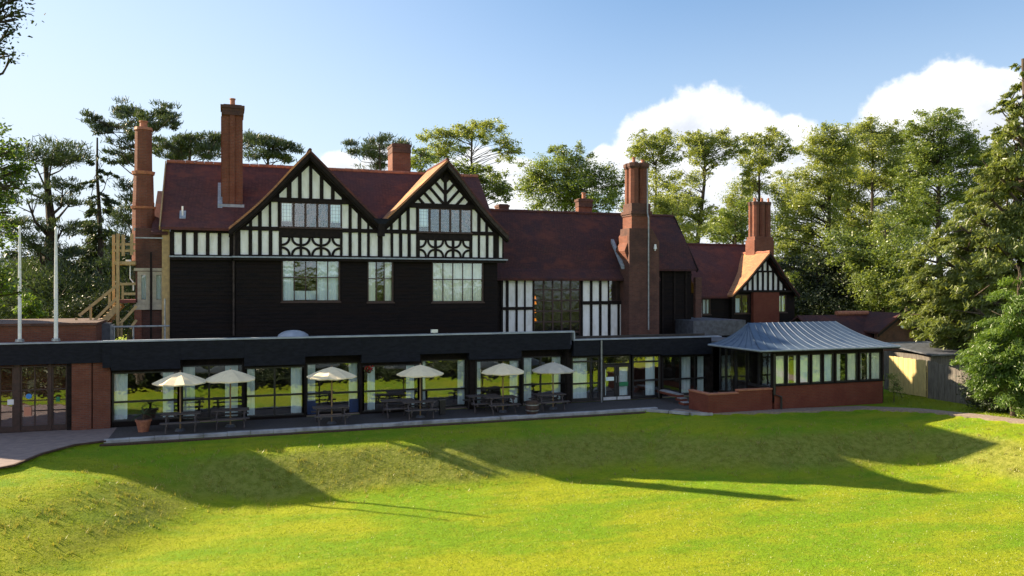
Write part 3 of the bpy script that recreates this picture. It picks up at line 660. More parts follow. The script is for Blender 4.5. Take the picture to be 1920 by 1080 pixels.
# ------------------------------------------------------------------ brick block with the flagpoles, far left
BB = thing('brick_block', 'low red brick block rising above the flat roof behind two white flagpoles', 'building', (-9, 41, 0))
bz = ZP(178, 606, 38.35)
MB().box(-11.7, UX(180,38.35), 38.35, 43.5, 0.01, bz-0.08).build('brick_wall', M['brick'], BB)
MB().box(-11.8, UX(180,38.35)+0.05, 38.27, 43.6, bz-0.078, bz+0.03).build('coping', M['brick_old'], BB)
WW = thing('west_wing', 'boarded two storey wing standing beyond the left edge behind the brick block', 'building', (-13, 43, 0))
fpn = [(-11.4,41.3),(-18.6,41.3),(-21,47),(-14.6,47)]
MB().prism_z(fpn, 0.0, 8.3).build('boarded_wall', M['black'], WW)
MB().prism_z([(x*1.0+(0.0), y) for x, y in fpn], 8.301, 8.75).build('parapet', M['brick_old'], WW)
poles = []
for i, (xb, xt, yt) in enumerate(((37, 33, 428), (105, 98, 430))):
    v = 37.0; zb = 3.73
    lab = ('thinner white flagpole nearest the left edge, on the flat roof parapet', 'taller white flagpole, second from the left edge, on the flat roof parapet')[i]
    fp = thing('flagpole', lab, 'flagpole', (UX(xb, v+.4), v+0.4, zb), 'flagpoles on the flat roof')
    x0, y0 = UX(xb, v+.4), v+0.4; zt_ = ZP(xt, yt, v+.4)
    MB().tube([(x0, y0, zb), (x0, y0, (zb+zt_)/2), (x0, y0, zt_)], [0.080, 0.070, 0.045] if i else [0.068, 0.062, 0.04], 12).build('pole', M['white'], fp, smooth=False)
    MB().octo(x0, y0, 0.07, 0.02, zt_+0.001, zt_+0.12, 10).build('finial', M['white'], fp); MB().octo(x0, y0, 0.17, 0.15, zb-0.005, zb+0.10, 10).build('base_plate', M['steel'], fp)

# ------------------------------------------------------------------ hall wing
HW = thing('hall_wing', 'middle wing with long dark tiled roof, tall hall window and great brick chimney', 'building', (20, 46, 0))
VH = 43.0
h = lambda p: UX(p, VH)
hz1 = ZP(1050, 521, VH)
bw = (h(1001), h(1089), 2.62, hz1-0.02); sw = (h(1141), h(1173), ZP(1157,565,VH), ZP(1157,523,VH))
mb = MB(); holed_wall(mb, WR-0.3, h(1182), 2.6, hz1+0.3, VH, VH+0.25, [bw, sw]); build_raw(mb, 'framed_wall', M['timber'], HW)
MB().box(WR-0.3, 27.2, VH+3.0, VH+3.1, 2.6, 6.4).build('inner_wall', M['dark'], HW)
u0 = hz1-0.12
colsA = [(942.5,948),(953,966),(970,982),(985,998)]; c = lambda L: [(h(a), h(b)) for a, b in L]
zr = ZP(970, 578, VH)
panels(HW, VH, c(colsA), zr+0.08, u0-0.02, left=h(938), right=bw[0]-0.02); panels(HW, VH, c(colsA), 2.65, zr-0.09, left=h(938), right=bw[0]-0.02)
MB().box(h(940), bw[0]-0.03, VH-0.10, VH-0.004, zr-0.09, zr+0.08).build('rail', M['timber'], HW)
colsB = [(1092,1105.5),(1110,1122.5),(1127,1139)]; zr2 = ZP(1130, 567.5, VH)
panels(HW, VH, c(colsB), zr2+0.10, u0-0.02, left=bw[1]+0.01, right=sw[0]-0.01); panels(HW, VH, c(colsB + [(1144,1157),(1161,1173)]), 2.65, zr2-0.10, left=bw[1]+0.01, right=h(1180))
MB().box(bw[1]+0.01, h(1180), VH-0.10, VH-0.004, zr2-0.10, zr2+0.10).build('rail', M['timber'], HW)
MB().box(WR, h(1182), VH-0.12, VH-0.003, u0, u0+0.14).build('rail', M['timber'], HW)
window(HW, *bw, VH+0.03, 5, 6, M['frame'], M['hglass'], None, [], bar=0.09, fw=0.06, sill=False)
window(HW, *sw, VH+0.03, 2, 1, M['frame'], M['lglass'], M['curt'], [(sw[1]-0.22, sw[1]-0.08)], sill=False)
# glimpses inside the hall: amber hanging lamp cluster near the left edge of the tall window
lm = bpy.data.materials.new('warm lamp glass'); lm.use_nodes = True; lp = lm.node_tree.nodes['Principled BSDF']; lp.inputs['Base Color'].default_value = (0.9, 0.5, 0.1, 1); lp.inputs['Emission Color'].default_value = (1, 0.5, 0.08, 1); lp.inputs['Emission Strength'].default_value = 0.55
hl = MB(); hx = h(1006.5)
for k, zz in enumerate((556, 566, 582, 598)): hl.octo(hx + 0.03*(k % 2), VH+0.35, 0.09, 0.05, ZP(1006, zz+5, VH), ZP(1006, zz-1, VH), 8)
tagp(hl.build('hanging_lamp', lm, None, loc=(hx, VH+0.35, 5.5)), 'string of small amber lamps glowing inside the left edge of the tall hall window', 'lamp')
# roof
VR = 46.0; rz = ZP(1100, 400, VR); ez = hz1 - 0.02
rf = [(VH-0.42, ez-0.02), (VH+0.2, ez+0.55), (44.4, (ez+rz)/2+0.25), (VR, rz)]
xe = UX(1260, VR)
xslab(rf, WR+0.05, UX(1235, 42.8)).build('roof', M['tile_old'], HW)
rf2 = [(43.2, ez+0.60), (44.4, (ez+rz)/2+0.25), (VR, rz)]
xslab(rf2, UX(1235,42.8)+0.003, xe+0.1).build('roof', M['tile_old'], HW)
xslab([(VR+0.002, rz), (49.6, ez)], WR+0.05, xe+0.1).build('roof', M['tile_old'], HW)
MB().prism_x([(43.5, ez+0.2), (VR, rz-0.25), (49.2, ez+0.1)], xe-0.3, xe-0.05).build('gable_wall', M['timber'], HW)
MB().beam((xe+0.12, 43.15, ez+0.48), (xe+0.12, VR, rz-0.08), 0.05, 0.26).build('bargeboard', M['timber'], HW)
ridgeline(HW, (WR+0.05, VR, rz), (xe+0.1, VR, rz), 0.10, material=M['tile'])
MB().box(UX(1235,43.6), xe-0.05, 43.6, 49.2, 2.6, ez+0.55).build('boarded_wall', M['black'], HW)
MB().box(UX(1300,43.6), UX(1312,43.6)-.02, 43.35, 43.59, 4.0, ZP(1305,520,43.6)).build('brick_pier', M['brick_old'], HW)
for px in (1240, 1262, 1284): MB().box(UX(px,43.6), UX(px,43.6)+0.14, 43.53, 43.598, 2.7, ez+0.5).build('stud', M['timber'], HW)
# main hall chimney
b0, b1, by = UX(1180,41.9), UX(1236,41.9), 41.9
zs = ZP(1205, 452, by); s1 = UX(1219,42.1); s0 = s1-1.20
mb = MB(); mb.box(b0, b1, by, 43.1, 2.6, zs); mb.prism_y([(b0+.001, zs), (b1-.001, zs), (s1+0.025, zs+0.75), (b0+0.02, zs+0.75)], by+0.02, 43.08)
cb = mb.build('chimney', M['brick_old'], HW)
zc = ZP(1195, 405, 42.1); zq = ZP(1195, 384, 42.1)
m2 = MB(); m2.prism_y([(b0-0.20, ZP(1170,470,42)), (s0-0.16, zs+0.25), (s0-0.02, zs+0.75), (s0-0.02, zc), (s1+0.02, zc), (s1+0.02, zs+0.70), (b0+.3, zs+0.70), (b0-0.004, zs+0.30), (b0-0.004, ZP(1170,486,42))], 42.12, 43.25)
m2.build('stack_base', M['brick'], cb)
rg = MB(); rg.box(s0-0.06, s1+0.06, 42.08, 43.29, zc, zc+0.12); rg.box(s0-0.11, s1+0.10, 42.02, 43.34, zc+0.12, zc+0.30); rg.box(s0-0.03, s1+0.03, 42.1, 43.2, zc+0.30, zq+0.1)
rg.build('string_course', M['brick_old'], cb)
zt = ZP(1195, 316, 42.4); fl = MB(); r = (s1-s0)/4
for (i, j) in ((0, 0), (1, 0), (0, 1), (1, 1)):
    MB().octo(s0+r*(1+2*i), 42.15+r*(1+1.7*j), r*1.0, r*0.97, zq+0.101, zt, 8).build('flue', M['brick'], cb)
cp = MB()
for (i, j) in ((0, 0), (1, 0), (0, 1), (1, 1)):
    X, Y = s0+r*(1+2*i), 42.15+r*(1+1.7*j); cp = MB(); cp.octo(X, Y, r*1.08, r*1.3, zt+0.001, zt+0.12, 8); cp.octo(X, Y, r*1.3, r*1.3, zt+0.12, zt+0.30, 8); cp.octo(X, Y, r*1.1, r*0.9, zt+0.30, zt+0.36, 8)
    cp.build('cap', M['brick_old'], cb)
for i in (0, 1):
    pm = MB(); potm(pm, s0+r*(1+2*i), 42.15+r, zt+0.361, 0.10, 0.18 if i else 0.3); pm.build('chimney_pot', M['pot'], cb)
MB().tube([(UX(1216,41.85), 41.85, 3.4), (UX(1216,41.85), 41.85, ZP(1216,408,41.85)), (UX(1214,41.95), 41.95, ZP(1214,400,41.9)), (UX(1214,41.95), 41.95, ZP(1214,316,41.9))], 0.045, 8).build('downpipe', M['steel'], cb)
MB().prism_x([(42.5, ez+0.55), (43.9, ez+2.2), (43.9, ez+2.4), (42.5, ez+0.75)], b0-0.2, b0-0.005).build('flashing_strip', M['lead'], HW)
fx = thing('security_light', 'small white floodlight fixed right of the great chimney on the hall roof', 'lamp', (UX(1229,41.8), 41.8, ZP(1229,462,41.8)))
MB().octo(UX(1229,41.8), 41.82, 0.10, 0.06, ZP(1229,467,41.8), ZP(1229,458,41.8), 10).build('lamp_head', M['white'], fx); MB().box(UX(1229,41.8)-.03, UX(1229,41.8)+.03, 41.8, 41.9, ZP(1229,470,41.8), ZP(1229,467,41.8)-.002).build('bracket', M['white'], fx)
# small chimneys standing behind the hall ridge
chimney(HW, UX(1085,47.5), UX(1110,47.5), 47.5, 48.0, 9.5, ZP(1094,372,47.5), M['brick'], 0.06, 1, pilaster=False)
chimney(HW, UX(934,50), UX(952,50), 49.8, 50.6, 9.0, ZP(943,383,50), M['brick'], 0.05, 0, pilaster=False)

# ------------------------------------------------------------------ service wing with small gable, right
SW = thing('service_wing', 'lower brick and tile wing with small black and white gable and clustered chimney', 'building', (33, 48, 0))
VS = 47.0
s = lambda p: UX(p, VS)
A = (s(1437), ZP(1437,472,VS-0.4)); L_ = (s(1366), ZP(1366,553,VS-0.4)); R_ = (s(1492), ZP(1492,553,VS-0.4))
wL = (s(1378), s(1406), ZP(1390,588,VS), ZP(1390,552,VS)); wR = (s(1457), s(1475), ZP(1466,586,VS), ZP(1466,553,VS)); zg = ZP(1437,546,VS)
mb = MB(); holed_wall(mb, s(1372), s(1490), 0.2, zg, VS, VS+0.25, [wL, wR]); build_raw(mb, 'boarded_wall', M['black'], SW)
MB().prism_y([(s(1376), zg+0.001), (s(1488), zg+0.001), (A[0], A[1]-0.3)], VS+0.1, VS+0.25).build('gable_wall', M['timber'], SW)
MB().box(s(1372), s(1490), VS+2.5, VS+2.6, 0.2, zg+0.8).build('inner_wall', M['dark'], SW)
window(SW, *wL, VS+0.03, 2, 1, M['frame'], M['lglass'], M['curt'], [(wL[0]+.08, wL[0]+0.5)]); window(SW, *wR, VS+0.03, 2, 1, M['frame'], M['lglass'], M['curt'], [(wR[0]+.1, wR[1]-.1)])
MB().box(s(1408), s(1456), VS-0.3, VS-0.002, 0.2, zg-0.08).build('chimney_breast', M['brick_new'], SW)
MB().box(s(1374), s(1489), VS-0.33, VS+0.08, zg-0.075, zg+0.05).build('rail', M['timber'], SW)
def hp(P, Q, off):
    dx, dz = Q[0]-P[0], Q[1]-P[1]; L = math.hypot(dx, dz); nx, nz = -dz/L, dx/L
    if nz < 0: nx, nz = -nx, -nz
    return (nx, nz, nx*Q[0]+nz*Q[1]-off)
cl = [hp(L_, A, 0.38), hp(R_, A, 0.38)]; zm = ZP(1437, 509, VS)
cols = [(1385+i*9.6, 1385+i*9.6+6.0) for i in range(10)]; cols = [(s(a), s(b)) for a, b in cols]
panels(SW, VS+0.098, cols, zg+0.08, zm-0.06, cl, left=s(1379), right=s(1487)); panels(SW, VS+0.098, [(s(1413+i*9.6), s(1413+i*9.6+6)) for i in range(5)], zm+0.06, A[1], cl, left=s(1406), right=s(1465))
pz = clip(clip([(s(1380), zm-0.058), (s(1490), zm-0.058), (s(1490), zm+0.058), (s(1380), zm+0.058)], *cl[0]), *cl[1]); MB().prism_y(pz, VS, VS+0.097).build('rail', M['timber'], SW)
for P in (L_, R_):
    pf = flare(P, A, 0.10)
    slab(pf, VS-0.45, VS+4.5).build('roof', M['tile_sunlit' if P is L_ else 'tile'], SW)
    MB().prism_y([(x, z-0.132) for x, z in pf] + [(x, z-0.34) for x, z in pf][::-1], VS-0.42, VS-0.34).build('bargeboard', M['timber'], SW)
ridgeline(SW, (A[0], VS-0.45, A[1]), (A[0], VS+3, A[1]), 0.09)
# main roof of the wing running left
vr = 50.5; rzz = ZP(1340, 459, vr); xl, xr = UX(1262, vr), UX(1400, vr)
xslab([(VS+0.1, ZP(1340,556,VS+0.1)), (48.5, (ZP(1340,556,VS)+rzz)/2-0.1), (vr, rzz)], xl, A[0]+1.0).build('roof', M['tile'], SW)
xslab([(vr+.002, rzz), (54, 5.4)], xl, A[0]+2.8).build('roof', M['tile'], SW)
ridgeline(SW, (xl, vr, rzz), (xr+1, vr, rzz), 0.10, material=M['tile'])
wS = (UX(1317,VS+.3), UX(1333,VS+.3), ZP(1325,590,VS+.3), ZP(1325,560,VS+.3))
mb = MB(); holed_wall(mb, UX(1290,VS+.3), s(1372)-.01, 0.2, ZP(1340,556,VS)+0.1, VS+0.3, VS+0.5, [wS]); build_raw(mb, 'boarded_wall', M['black'], SW)
MB().box(UX(1290,VS+.3), s(1372), VS+2.3, VS+2.4, 0.2, 5.5).build('inner_wall', M['dark'], SW)
window(SW, *wS, VS+0.33, 2, 1, M['frame'], M['lglass'], M['curt'], [(wS[0]+.08, wS[1]-.08)])
MB().box(UX(1308,46.5), UX(1315,46.5), 46.45, 46.55, 3.3, ZP(1310,568,46.5)).build('white_post', M['white'], SW)
MB().box(UX(1492,VS)-.3, UX(1492,VS)-.1, VS+0.3, 54, 0.2, 5.3).build('boarded_wall', M['black'], SW)
# clustered chimney
qv = 48.2; q1 = UX(1449,48.2); q0 = q1-1.5
c7 = MB(); zk = ZP(1425, 450, qv); c7.box(q0-0.12, q1+0.06, qv-0.05, qv+1.0, 5.6, zk); c7.box(q0-0.04, q1+0.02, qv, qv+0.95, zk, zk+0.25); c7o = c7.build('chimney', M['brick'], SW)
f7 = MB(); zt7 = ZP(1425, 384, qv); rr = (q1-q0)/6
for i in range(3):
    for j in range(2): MB().octo(q0+rr*(1+2*i), qv+0.05+rr*(1+1.8*j), rr*0.99, rr*0.97, zk+0.251, zt7, 8).build('flue', M['brick'], c7o)

for i in range(3):
    for j in range(2): MB().octo(q0+rr*(1+2*i), qv+0.05+rr*(1+1.8*j), rr*1.06, rr*1.2, zt7+.001, zt7+0.25, 8).build('cap', M['brick_old'], c7o)
for i in range(5):
    pm = MB(); pm.octo(q0+(q1-q0)*(i+0.5)/5, qv+0.3+0.3*(i % 2), 0.08, 0.06, zt7+0.251, zt7+0.55, 8); pm.build('chimney_pot', M['pot'], c7o)

# ------------------------------------------------------------------ ground floor extension
EX = thing('flat_roof_extension', 'long flat roofed ground floor extension with dark fascia and glazed bays along the terrace', 'building', (7, 39, 0))
VF = 37.15; VB = 37.6; VRc = 38.0
ZT = 3.64
xA = UX(192, VF); xStep = UX(1076, VF); xEnd = UX(1352, VF)
# roof decks, hidden behind the parapet
MB().box(-12.5, xStep, 37.45, 41.6, 3.25, 3.38).build('roof', M['slate'], EX); MB().box(xStep+.003, 27.5, 37.3, 47, 2.85, 2.98).build('roof', M['slate'], EX)
MB().box(UX(1300,41.5), UX(1398,41.5), 41.5, 46.2, 2.99, ZP(1340,601,41.5)).build('roof_box', M['slate'], EX)
DG, LG = M['dframe'], M['glass']
bays = [ # px0, px1, fascia bottom y, glass top, glass bottom, recessed, mullions, rail ys, curtains, base y
 (208,338,693,697,786,0,[],[752],[(213,238),(305,325)]),
 (338,458,673,684,786,1,[392],[748],[(341,365),(422,446)]),
 (458,572,685,688,778,0,[515],[741],[(463,478),(546,566)]),
 (572,678,667,680,768,1,[],[737],[(576,592),(655,671)]),
 (678,788,679,684,768,0,[],[732],[(690,704),(763,778)]),
 (788,880,663,674,762,1,[],[730],[(789,799),(860,873)]),
 (890,978,673,675,760,0,[],[727],[(893,903),(958,973)]),
 (978,1062,656,668,756,1,[1014],[720],[(981,998),(1037,1053)]),
 (1070,1126,667,669,763,0,[1108],[678,719,748],[(1074,1103)]),
 (1128,1184,665,667,757,0,None,None,[]),
 (1184,1240,665,667,756,0,[],[678,713,743],[(1213,1231)]),
 (1240,1334,665,667,748,1,[1276,1304],[710],[(1240,1246),(1281,1298),(1311,1322)]),
]
for bi, (a, b, fy, gt, gb, rec, mull, rails, curts) in enumerate(bays):
    vv = VRc if rec else VB; mid = (a+b)/2; ztop = ZT if b < 1066 else 3.22
    zf = ZP(mid, fy, VF)
    x0, x1 = UX(a, VF), UX(b, VF)
    if bi == 7: x1 = UX(1070, VF)
    if bi == 8: x0 = xStep
    if bi == 6: x0 = UX(880, VF)
    MB().box(x0+.002, x1-.002, VF, VF+0.3, zf, ztop-0.002).build('fascia_panel', M['fascia'], EX)
    g0, g1 = UX(a+2, vv), UX(b-2, vv); zt_, zb_ = ZP(mid, gt, vv), max(0.12, ZP(mid, gb, vv))
    MB().box(x0+.01, x1-.01, VF+0.302, vv-0.002, zf+0.02, zf+0.12).build('soffit', M['timber'], EX)
    MB().box(g0, g1, vv, vv+0.2, zt_+0.001, ztop-0.3).build('lintel', M['timber'], EX)
    if zb_ > 0.13: MB().box(g0, g1, vv+0.01, vv+0.2, 0.0, zb_-0.06).build('plinth', M['black'] if bi not in (5, 11) else M['brick_old'], EX)
    if mull is None:      # glazed double door with white kick plates
        dz = ZP(1155, 684, vv)
        window(EX, g0, g1, dz+0.03, zt_, vv, 1, 1, DG, LG, fw=0.05, sill=False)
        xm = (g0+g1)/2
        for k, (c0, c1) in enumerate(((g0, xm-0.01), (xm+0.01, g1))):
            dr = MB(); fwd = 0.13
            dr.box(c0, c0+fwd, vv-0.03, vv+0.03, 0.22, dz); dr.box(c1-fwd, c1, vv-0.03, vv+0.03, 0.22, dz); dr.box(c0+fwd, c1-fwd, vv-0.028, vv+0.028, dz-0.12, dz); dr.box(c0, c1, vv-0.034, vv+0.03, 0.03, 0.218)
            d_ = dr.build('door', DG, EX); MB().box(c0+fwd, c1-fwd, vv-0.004, vv+0.003, 0.22, dz-0.12).build('pane', LG, d_)
            MB().box(c0+0.02, c1-0.02, vv-0.045, vv-0.036, 0.05, 0.21).build('kick_plate', M['wframe'], d_)
            if k: curtain(d_, c0+fwd, c1-fwd, 0.25, dz-0.14, vv+0.1, M['curt'], 0.01); MB().box(c0+fwd+.01, c1-fwd-.01, vv-0.012, vv-0.006, ZP(1165,724,vv), ZP(1165,716,vv)).build('notice', M['green'], d_)
            else:
                MB().box(c0+fwd+.05, c1-fwd-.02, vv-0.012, vv-0.006, ZP(1140,714,vv), ZP(1140,707,vv)).build('notice', M['curt'], d_); MB().box(c0+fwd, c0+fwd+0.10, vv+0.09, vv+0.10, 0.3, dz-0.2).build('curtain', M['curt'], d_)
            MB().tube([(c1-0.06 if k == 0 else c0+0.06, vv-0.09, 0.95), (c1-0.06 if k == 0 else c0+0.06, vv-0.09, 1.3)], 0.015, 6).build('handle', M['steel'], d_)
    else:
        cp_ = [g0+0.07] + [UX(m_, vv) for m_ in mull] + [g1-0.07]; rp = [zb_+0.01] + sorted(ZP(mid, r_, vv) for r_ in rails) + [zt_-0.06]
        window(EX, g0, g1, zb_-0.058, zt_, vv, 1, 1, DG, LG, M['curt'], [(UX(c0, vv), UX(c1, vv)) for c0, c1 in curts], fw=0.07, bar=0.085, sill=False, colpos=cp_, rowpos=rp, curt_y=0.18)
        if bi == 3:
            for (q0_, q1_) in ((576, 592), (655, 672)): MB().box(UX(q0_, vv), UX(q1_, vv), vv-0.02, vv-0.004, 0.06, ZP(620,750,vv)).build('lower_panel', M['blue'], EX)
    if rec:   # side returns of the recess
        MB().box(UX(a, VB)-0.12, UX(a, VB)+0.06, VB+0.002, vv+0.2, 0.0, ztop-0.3).build('return_wall', M['timber'], EX); MB().box(UX(b, VB)-0.06, UX(b, VB)+0.12, VB+0.002, vv+0.2, 0.0, ztop-0.3).build('return_wall', M['timber'], EX)
MB().box(UX(880,VB), UX(890,VB), VB-0.12, VB+0.2, 0.0, 2.6).build('pier', M['timber'], EX)
MB().box(UX(1062,VB), UX(1070,VB), VB-0.05, VB+0.2, 0.0, 2.6).build('pier', M['timber'], EX)
MB().tube([(UX(1127,VF), VF-0.06, 0.02), (UX(1127,VF), VF-0.06, 3.2)], 0.045, 8).build('downpipe', M['steel'], EX)
MB().tube([(UX(1236,VF+.2), VF+.2, 0.02), (UX(1236,VF+.2), VF+.2, 2.3)], 0.055, 8).build('post', M['dframe'], EX)
# interior behind the bays
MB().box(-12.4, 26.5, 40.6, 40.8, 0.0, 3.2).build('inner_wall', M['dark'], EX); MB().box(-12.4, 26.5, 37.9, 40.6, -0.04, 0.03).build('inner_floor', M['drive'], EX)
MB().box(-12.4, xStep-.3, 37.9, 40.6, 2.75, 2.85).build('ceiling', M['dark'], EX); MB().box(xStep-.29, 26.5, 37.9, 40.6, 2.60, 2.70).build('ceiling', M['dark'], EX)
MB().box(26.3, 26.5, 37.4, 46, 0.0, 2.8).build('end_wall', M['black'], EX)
# lounge chairs and tables inside, seen dimly through the glass
# copings
MB().box(xA, UX(940,VF), VF-0.05, VF+0.32, ZT, ZT+0.07).build('coping', M['coping'], EX)
MB().box(UX(940,VF)+.003, xStep+0.02, VF-0.06, VF+0.32, ZT+0.0, ZT+0.08).build('coping', M['coping'], EX); MB().box(xStep-0.02, xStep+0.04, VF-0.062, VF+0.32, 3.22, ZT-0.002).build('coping', M['coping'], EX)
MB().box(xStep+0.05, xEnd, VF-0.05, VF+0.32, 3.225, 3.285).build('coping', M['coping'], EX)
# left entrance front
xB = UX(196, VF)
VE = VF+0.12
MB().box(-12.4, xA-0.003, VE, VE+0.3, ZP(90,683,VE), ZT-0.01).build('fascia_panel', M['fascia'], EX)
MB().box(-12.4, xA-0.003, VE-0.05, VE+0.32, ZT-0.008, ZT+0.05).build('coping', M['coping'], EX)
MB().box(xA, UX(208,VF)-.003, VF, VF+0.3, ZP(200,690,VF), ZT-0.004).build('fascia_panel', M['fascia'], EX)
MB().box(UX(135,VE+.2), UX(172,VE+.2), VE+0.12, VE+0.6, 0.0, ZP(90,683,VE)).build('brick_pier', M['brick'], EX); MB().box(UX(174,VE+.2), UX(207,VE+.2), VE+0.16, VE+0.6, 0.0, ZP(90,683,VE)).build('brick_pier', M['brick'], EX)
BF = M['frame']; ve = VE+0.35
doors = [(-75,-5), (-5,43), (50,85+40), (0,0)]
xs_ = [(-140,-70),(-68,-4),(-2,26),(38,92),(97,126)]
zt_, zb_ = ZP(60,686,ve), 0.25
for i, (a, b) in enumerate(xs_):
    x0, x1 = UX(a, ve), UX(b, ve)
    n = 2 if b-a > 40 else 1
    f = window(EX, x0, x1, 0.02, zt_, ve, n, 4, BF, LG, fw=0.06, bar=0.045, sill=False, rowpos=[zb_, 0.85, 1.28, 1.72, zt_-0.06], name='door')
    if i < len(xs_)-1: MB().box(x1+0.003, UX(xs_[i+1][0], ve)-0.003, ve-0.03, ve+0.12, 0.02, zt_+0.05).build('post', BF, EX)
    if i == 2: MB().box(UX(14,ve), UX(33,ve)-.05, ve-0.016, ve-0.006, ZP(20,759,ve), ZP(20,749,ve)).build('notice', M['notice'], f)
    if i == 3:
        MB().octo(0, 0, 0.1, 0.1, 0, 0.01, 12)
        MB().tube([(UX(54,ve), ve-0.004, ZP(54,743,ve)), (UX(54,ve), ve-0.012, ZP(54,743,ve))], 0.11, 14).build('sticker', M['noticeblue'], f); MB().box(UX(45,ve), UX(59,ve), ve-0.014, ve-0.005, ZP(52,780,ve), ZP(52,763,ve)).build('notice', M['noticered'], f)
    if i == 4: MB().box(UX(105,ve), UX(112,ve), ve-0.014, ve-0.005, ZP(108,753,ve), ZP(108,744,ve)).build('notice', M['green'], f)
MB().box(UX(126,ve)+.003, UX(135,ve), ve-0.1, ve+0.15, 0.0, ZP(90,683,VE)).build('post', M['timber'], EX)
# dome rooflight and floodlight on the flat roof
dm = MB(); X, Y = UX(550, 38.2), 38.3; R = 0.72; n = 16
vs = []; 
for j in range(5):
    an = math.pi/2*j/4; 
    for i in range(n): vs.append((X+R*math.cos(an)*math.cos(2*math.pi*i/n), Y+R*math.cos(an)*math.sin(2*math.pi*i/n), 3.62+0.34*math.sin(an)))
dm.add(vs, [(j*n+i, j*n+(i+1) % n, (j+1)*n+(i+1) % n, (j+1)*n+i) for j in range(4) for i in range(n)])
RLt = thing('rooflight', 'translucent domed rooflight on the flat roof below the left gable', 'rooflight', (X, Y, 3.38))
dm.build('dome', M['coping'], RLt, smooth=True); MB().box(X-0.75, X+0.75, Y-0.75, Y+0.75, 3.385, 3.62).build('kerb_frame', M['slate'], RLt)
fl = thing('floodlight', 'small floodlight standing on the parapet under the right gable', 'lamp', (UX(814,37.2), 37.2, ZT+.07))
MB().box(UX(808,37.2), UX(820,37.2), 37.1, 37.25, ZT+0.13, ZT+0.28).build('lamp_head', M['white'], fl); MB().box(UX(813,37.2), UX(816,37.2), 37.15, 37.22, ZT+0.082, ZT+0.128).build('bracket', M['steel'], fl)

# ------------------------------------------------------------------ garden room with lead roof
PV = thing('garden_room', 'garden room with swept blue grey lead roof, band of windows and red brick base', 'building', (28.5, 34.5, 0))
pv = 32.3; x0, x1 = UX(1452, pv), UX(1655, pv); zb = 1.12; zc = 2.78
ch = (x1+0.62, pv+0.58)          # chamfered corner on the right
MB().prism_z([(x0, pv), (x1, pv), (x1+0.001, pv+0.28), (x0+0.25, pv+0.28)], -0.3, zb).build('brick_wall', M['brick_new'], PV)
MB().prism_z([(x0, pv+0.02), (x0+0.25, pv+0.3), (x0+0.25, 37.0), (x0, 37.0)], -0.3, 0.3).build('brick_wall', M['brick_new'], PV)
MB().prism_z([(x1+0.003, pv+0.02), ch, (ch[0]-0.2, ch[1]+0.2), (x1-0.1, pv+0.29)], -0.3, zb-0.3).build('brick_wall', M['black'], PV)
MB().prism_z([(x0+.3, pv+0.4), (x1-0.2, pv+0.4), (ch[0]-0.3, ch[1]+0.3), (ch[0]-0.3, 35.95), (x0+.3, 35.95)], -0.1, 0.25).build('inner_floor', M['dark'], PV)
MB().box(x0+0.2, ch[0], 36.0, 36.15, 0.0, zc).build('back_wall', M['dark'], PV)
MB().box(ch[0]-0.15, ch[0], ch[1]+0.25, 35.98, 0.0, zc).build('side_wall', M['black'], PV)
MB().box(x0-0.1, x1+0.1, pv-0.05, pv+0.2, zb+0.001, zb+0.06).build('sill', M['timber'], PV)
# front windows: unequal lights
pxs = [1455,1474,1497,1520,1544,1568,1612,1654]
fx_ = [UX(p, pv) for p in pxs]
segs = [(1455,1473),(1477,1496),(1499,1518),(1523,1541),(1544,1563),(1569,1588),(1589,1608),(1614,1633),(1634,1652)]
for k, (a, b) in enumerate(segs):
    xa, xb_ = UX(a, pv)-0.03, UX(b, pv)+0.03
    cc = {1: [(xa+.05, xa+.18), (xb_-.2, xb_-.05)], 5: [(xa+.05, xa+.36)], 7: [(xa+.04, xa+.16), (xb_-.2, xb_-.05)]}.get(k, [(xa+.05, xb_-.05)])
    window(PV, xa, xb_-0.002, zb+0.062, zc-0.15, pv+0.02, 1, 1, DG, LG, M['curt_g'] if k not in (2, 4) else M['curt'], cc, fw=0.05, sill=False, curt_y=0.09)
MB().box(x0-0.02, x1+0.02, pv-0.02, pv+0.2, zc-0.148, zc+0.1).build('wall_plate', M['timber'], PV)
for p in (1475, 1498, 1521, 1543, 1566, 1611, 1654): MB().box(UX(p,pv)-0.05, UX(p,pv)+0.05, pv-0.04, pv+0.018, zb+0.061, zc-0.15).build('post', M['timber'], PV)
MB().box(x0-0.12, x0+0.05, pv-0.05, pv+0.12, 0.9, zc+0.1).build('post', M['timber'], PV)
# chamfer window
d = Vector((ch[0]-x1, ch[1]-pv, 0)); 
def chm(t, off=0.0): 
    n_ = Vector((d.y, -d.x, 0)).normalized(); p = Vector((x1, pv, 0)) + d*t + n_*off; return (p.x, p.y)
wf = MB()
for t0, t1, z0_, z1_ in ((0.02, 0.98, zb-0.3, zb+0.12), (0.02, 0.98, zc-0.2, zc+0.1), (0.02, 0.1, zb+.121, zc-.201), (0.9, 1.02, zb+.121, zc-.201)):
    wf.prism_z([chm(t0, 0.0), chm(t1, 0.0), chm(t1, -0.1), chm(t0, -0.1)], z0_, z1_)
wfo = wf.build('window', DG, PV); MB().prism_z([chm(0.1, -0.04), chm(0.9, -0.04), chm(0.9, -0.05), chm(0.1, -0.05)], zb+.121, zc-.201).build('pane', LG, wfo)
MB().prism_z([chm(0.15, -0.2), chm(0.75, -0.2), chm(0.75, -0.22), chm(0.15, -0.22)], zb+.121, zc-.201).build('curtain', M['curt_g'], wfo)
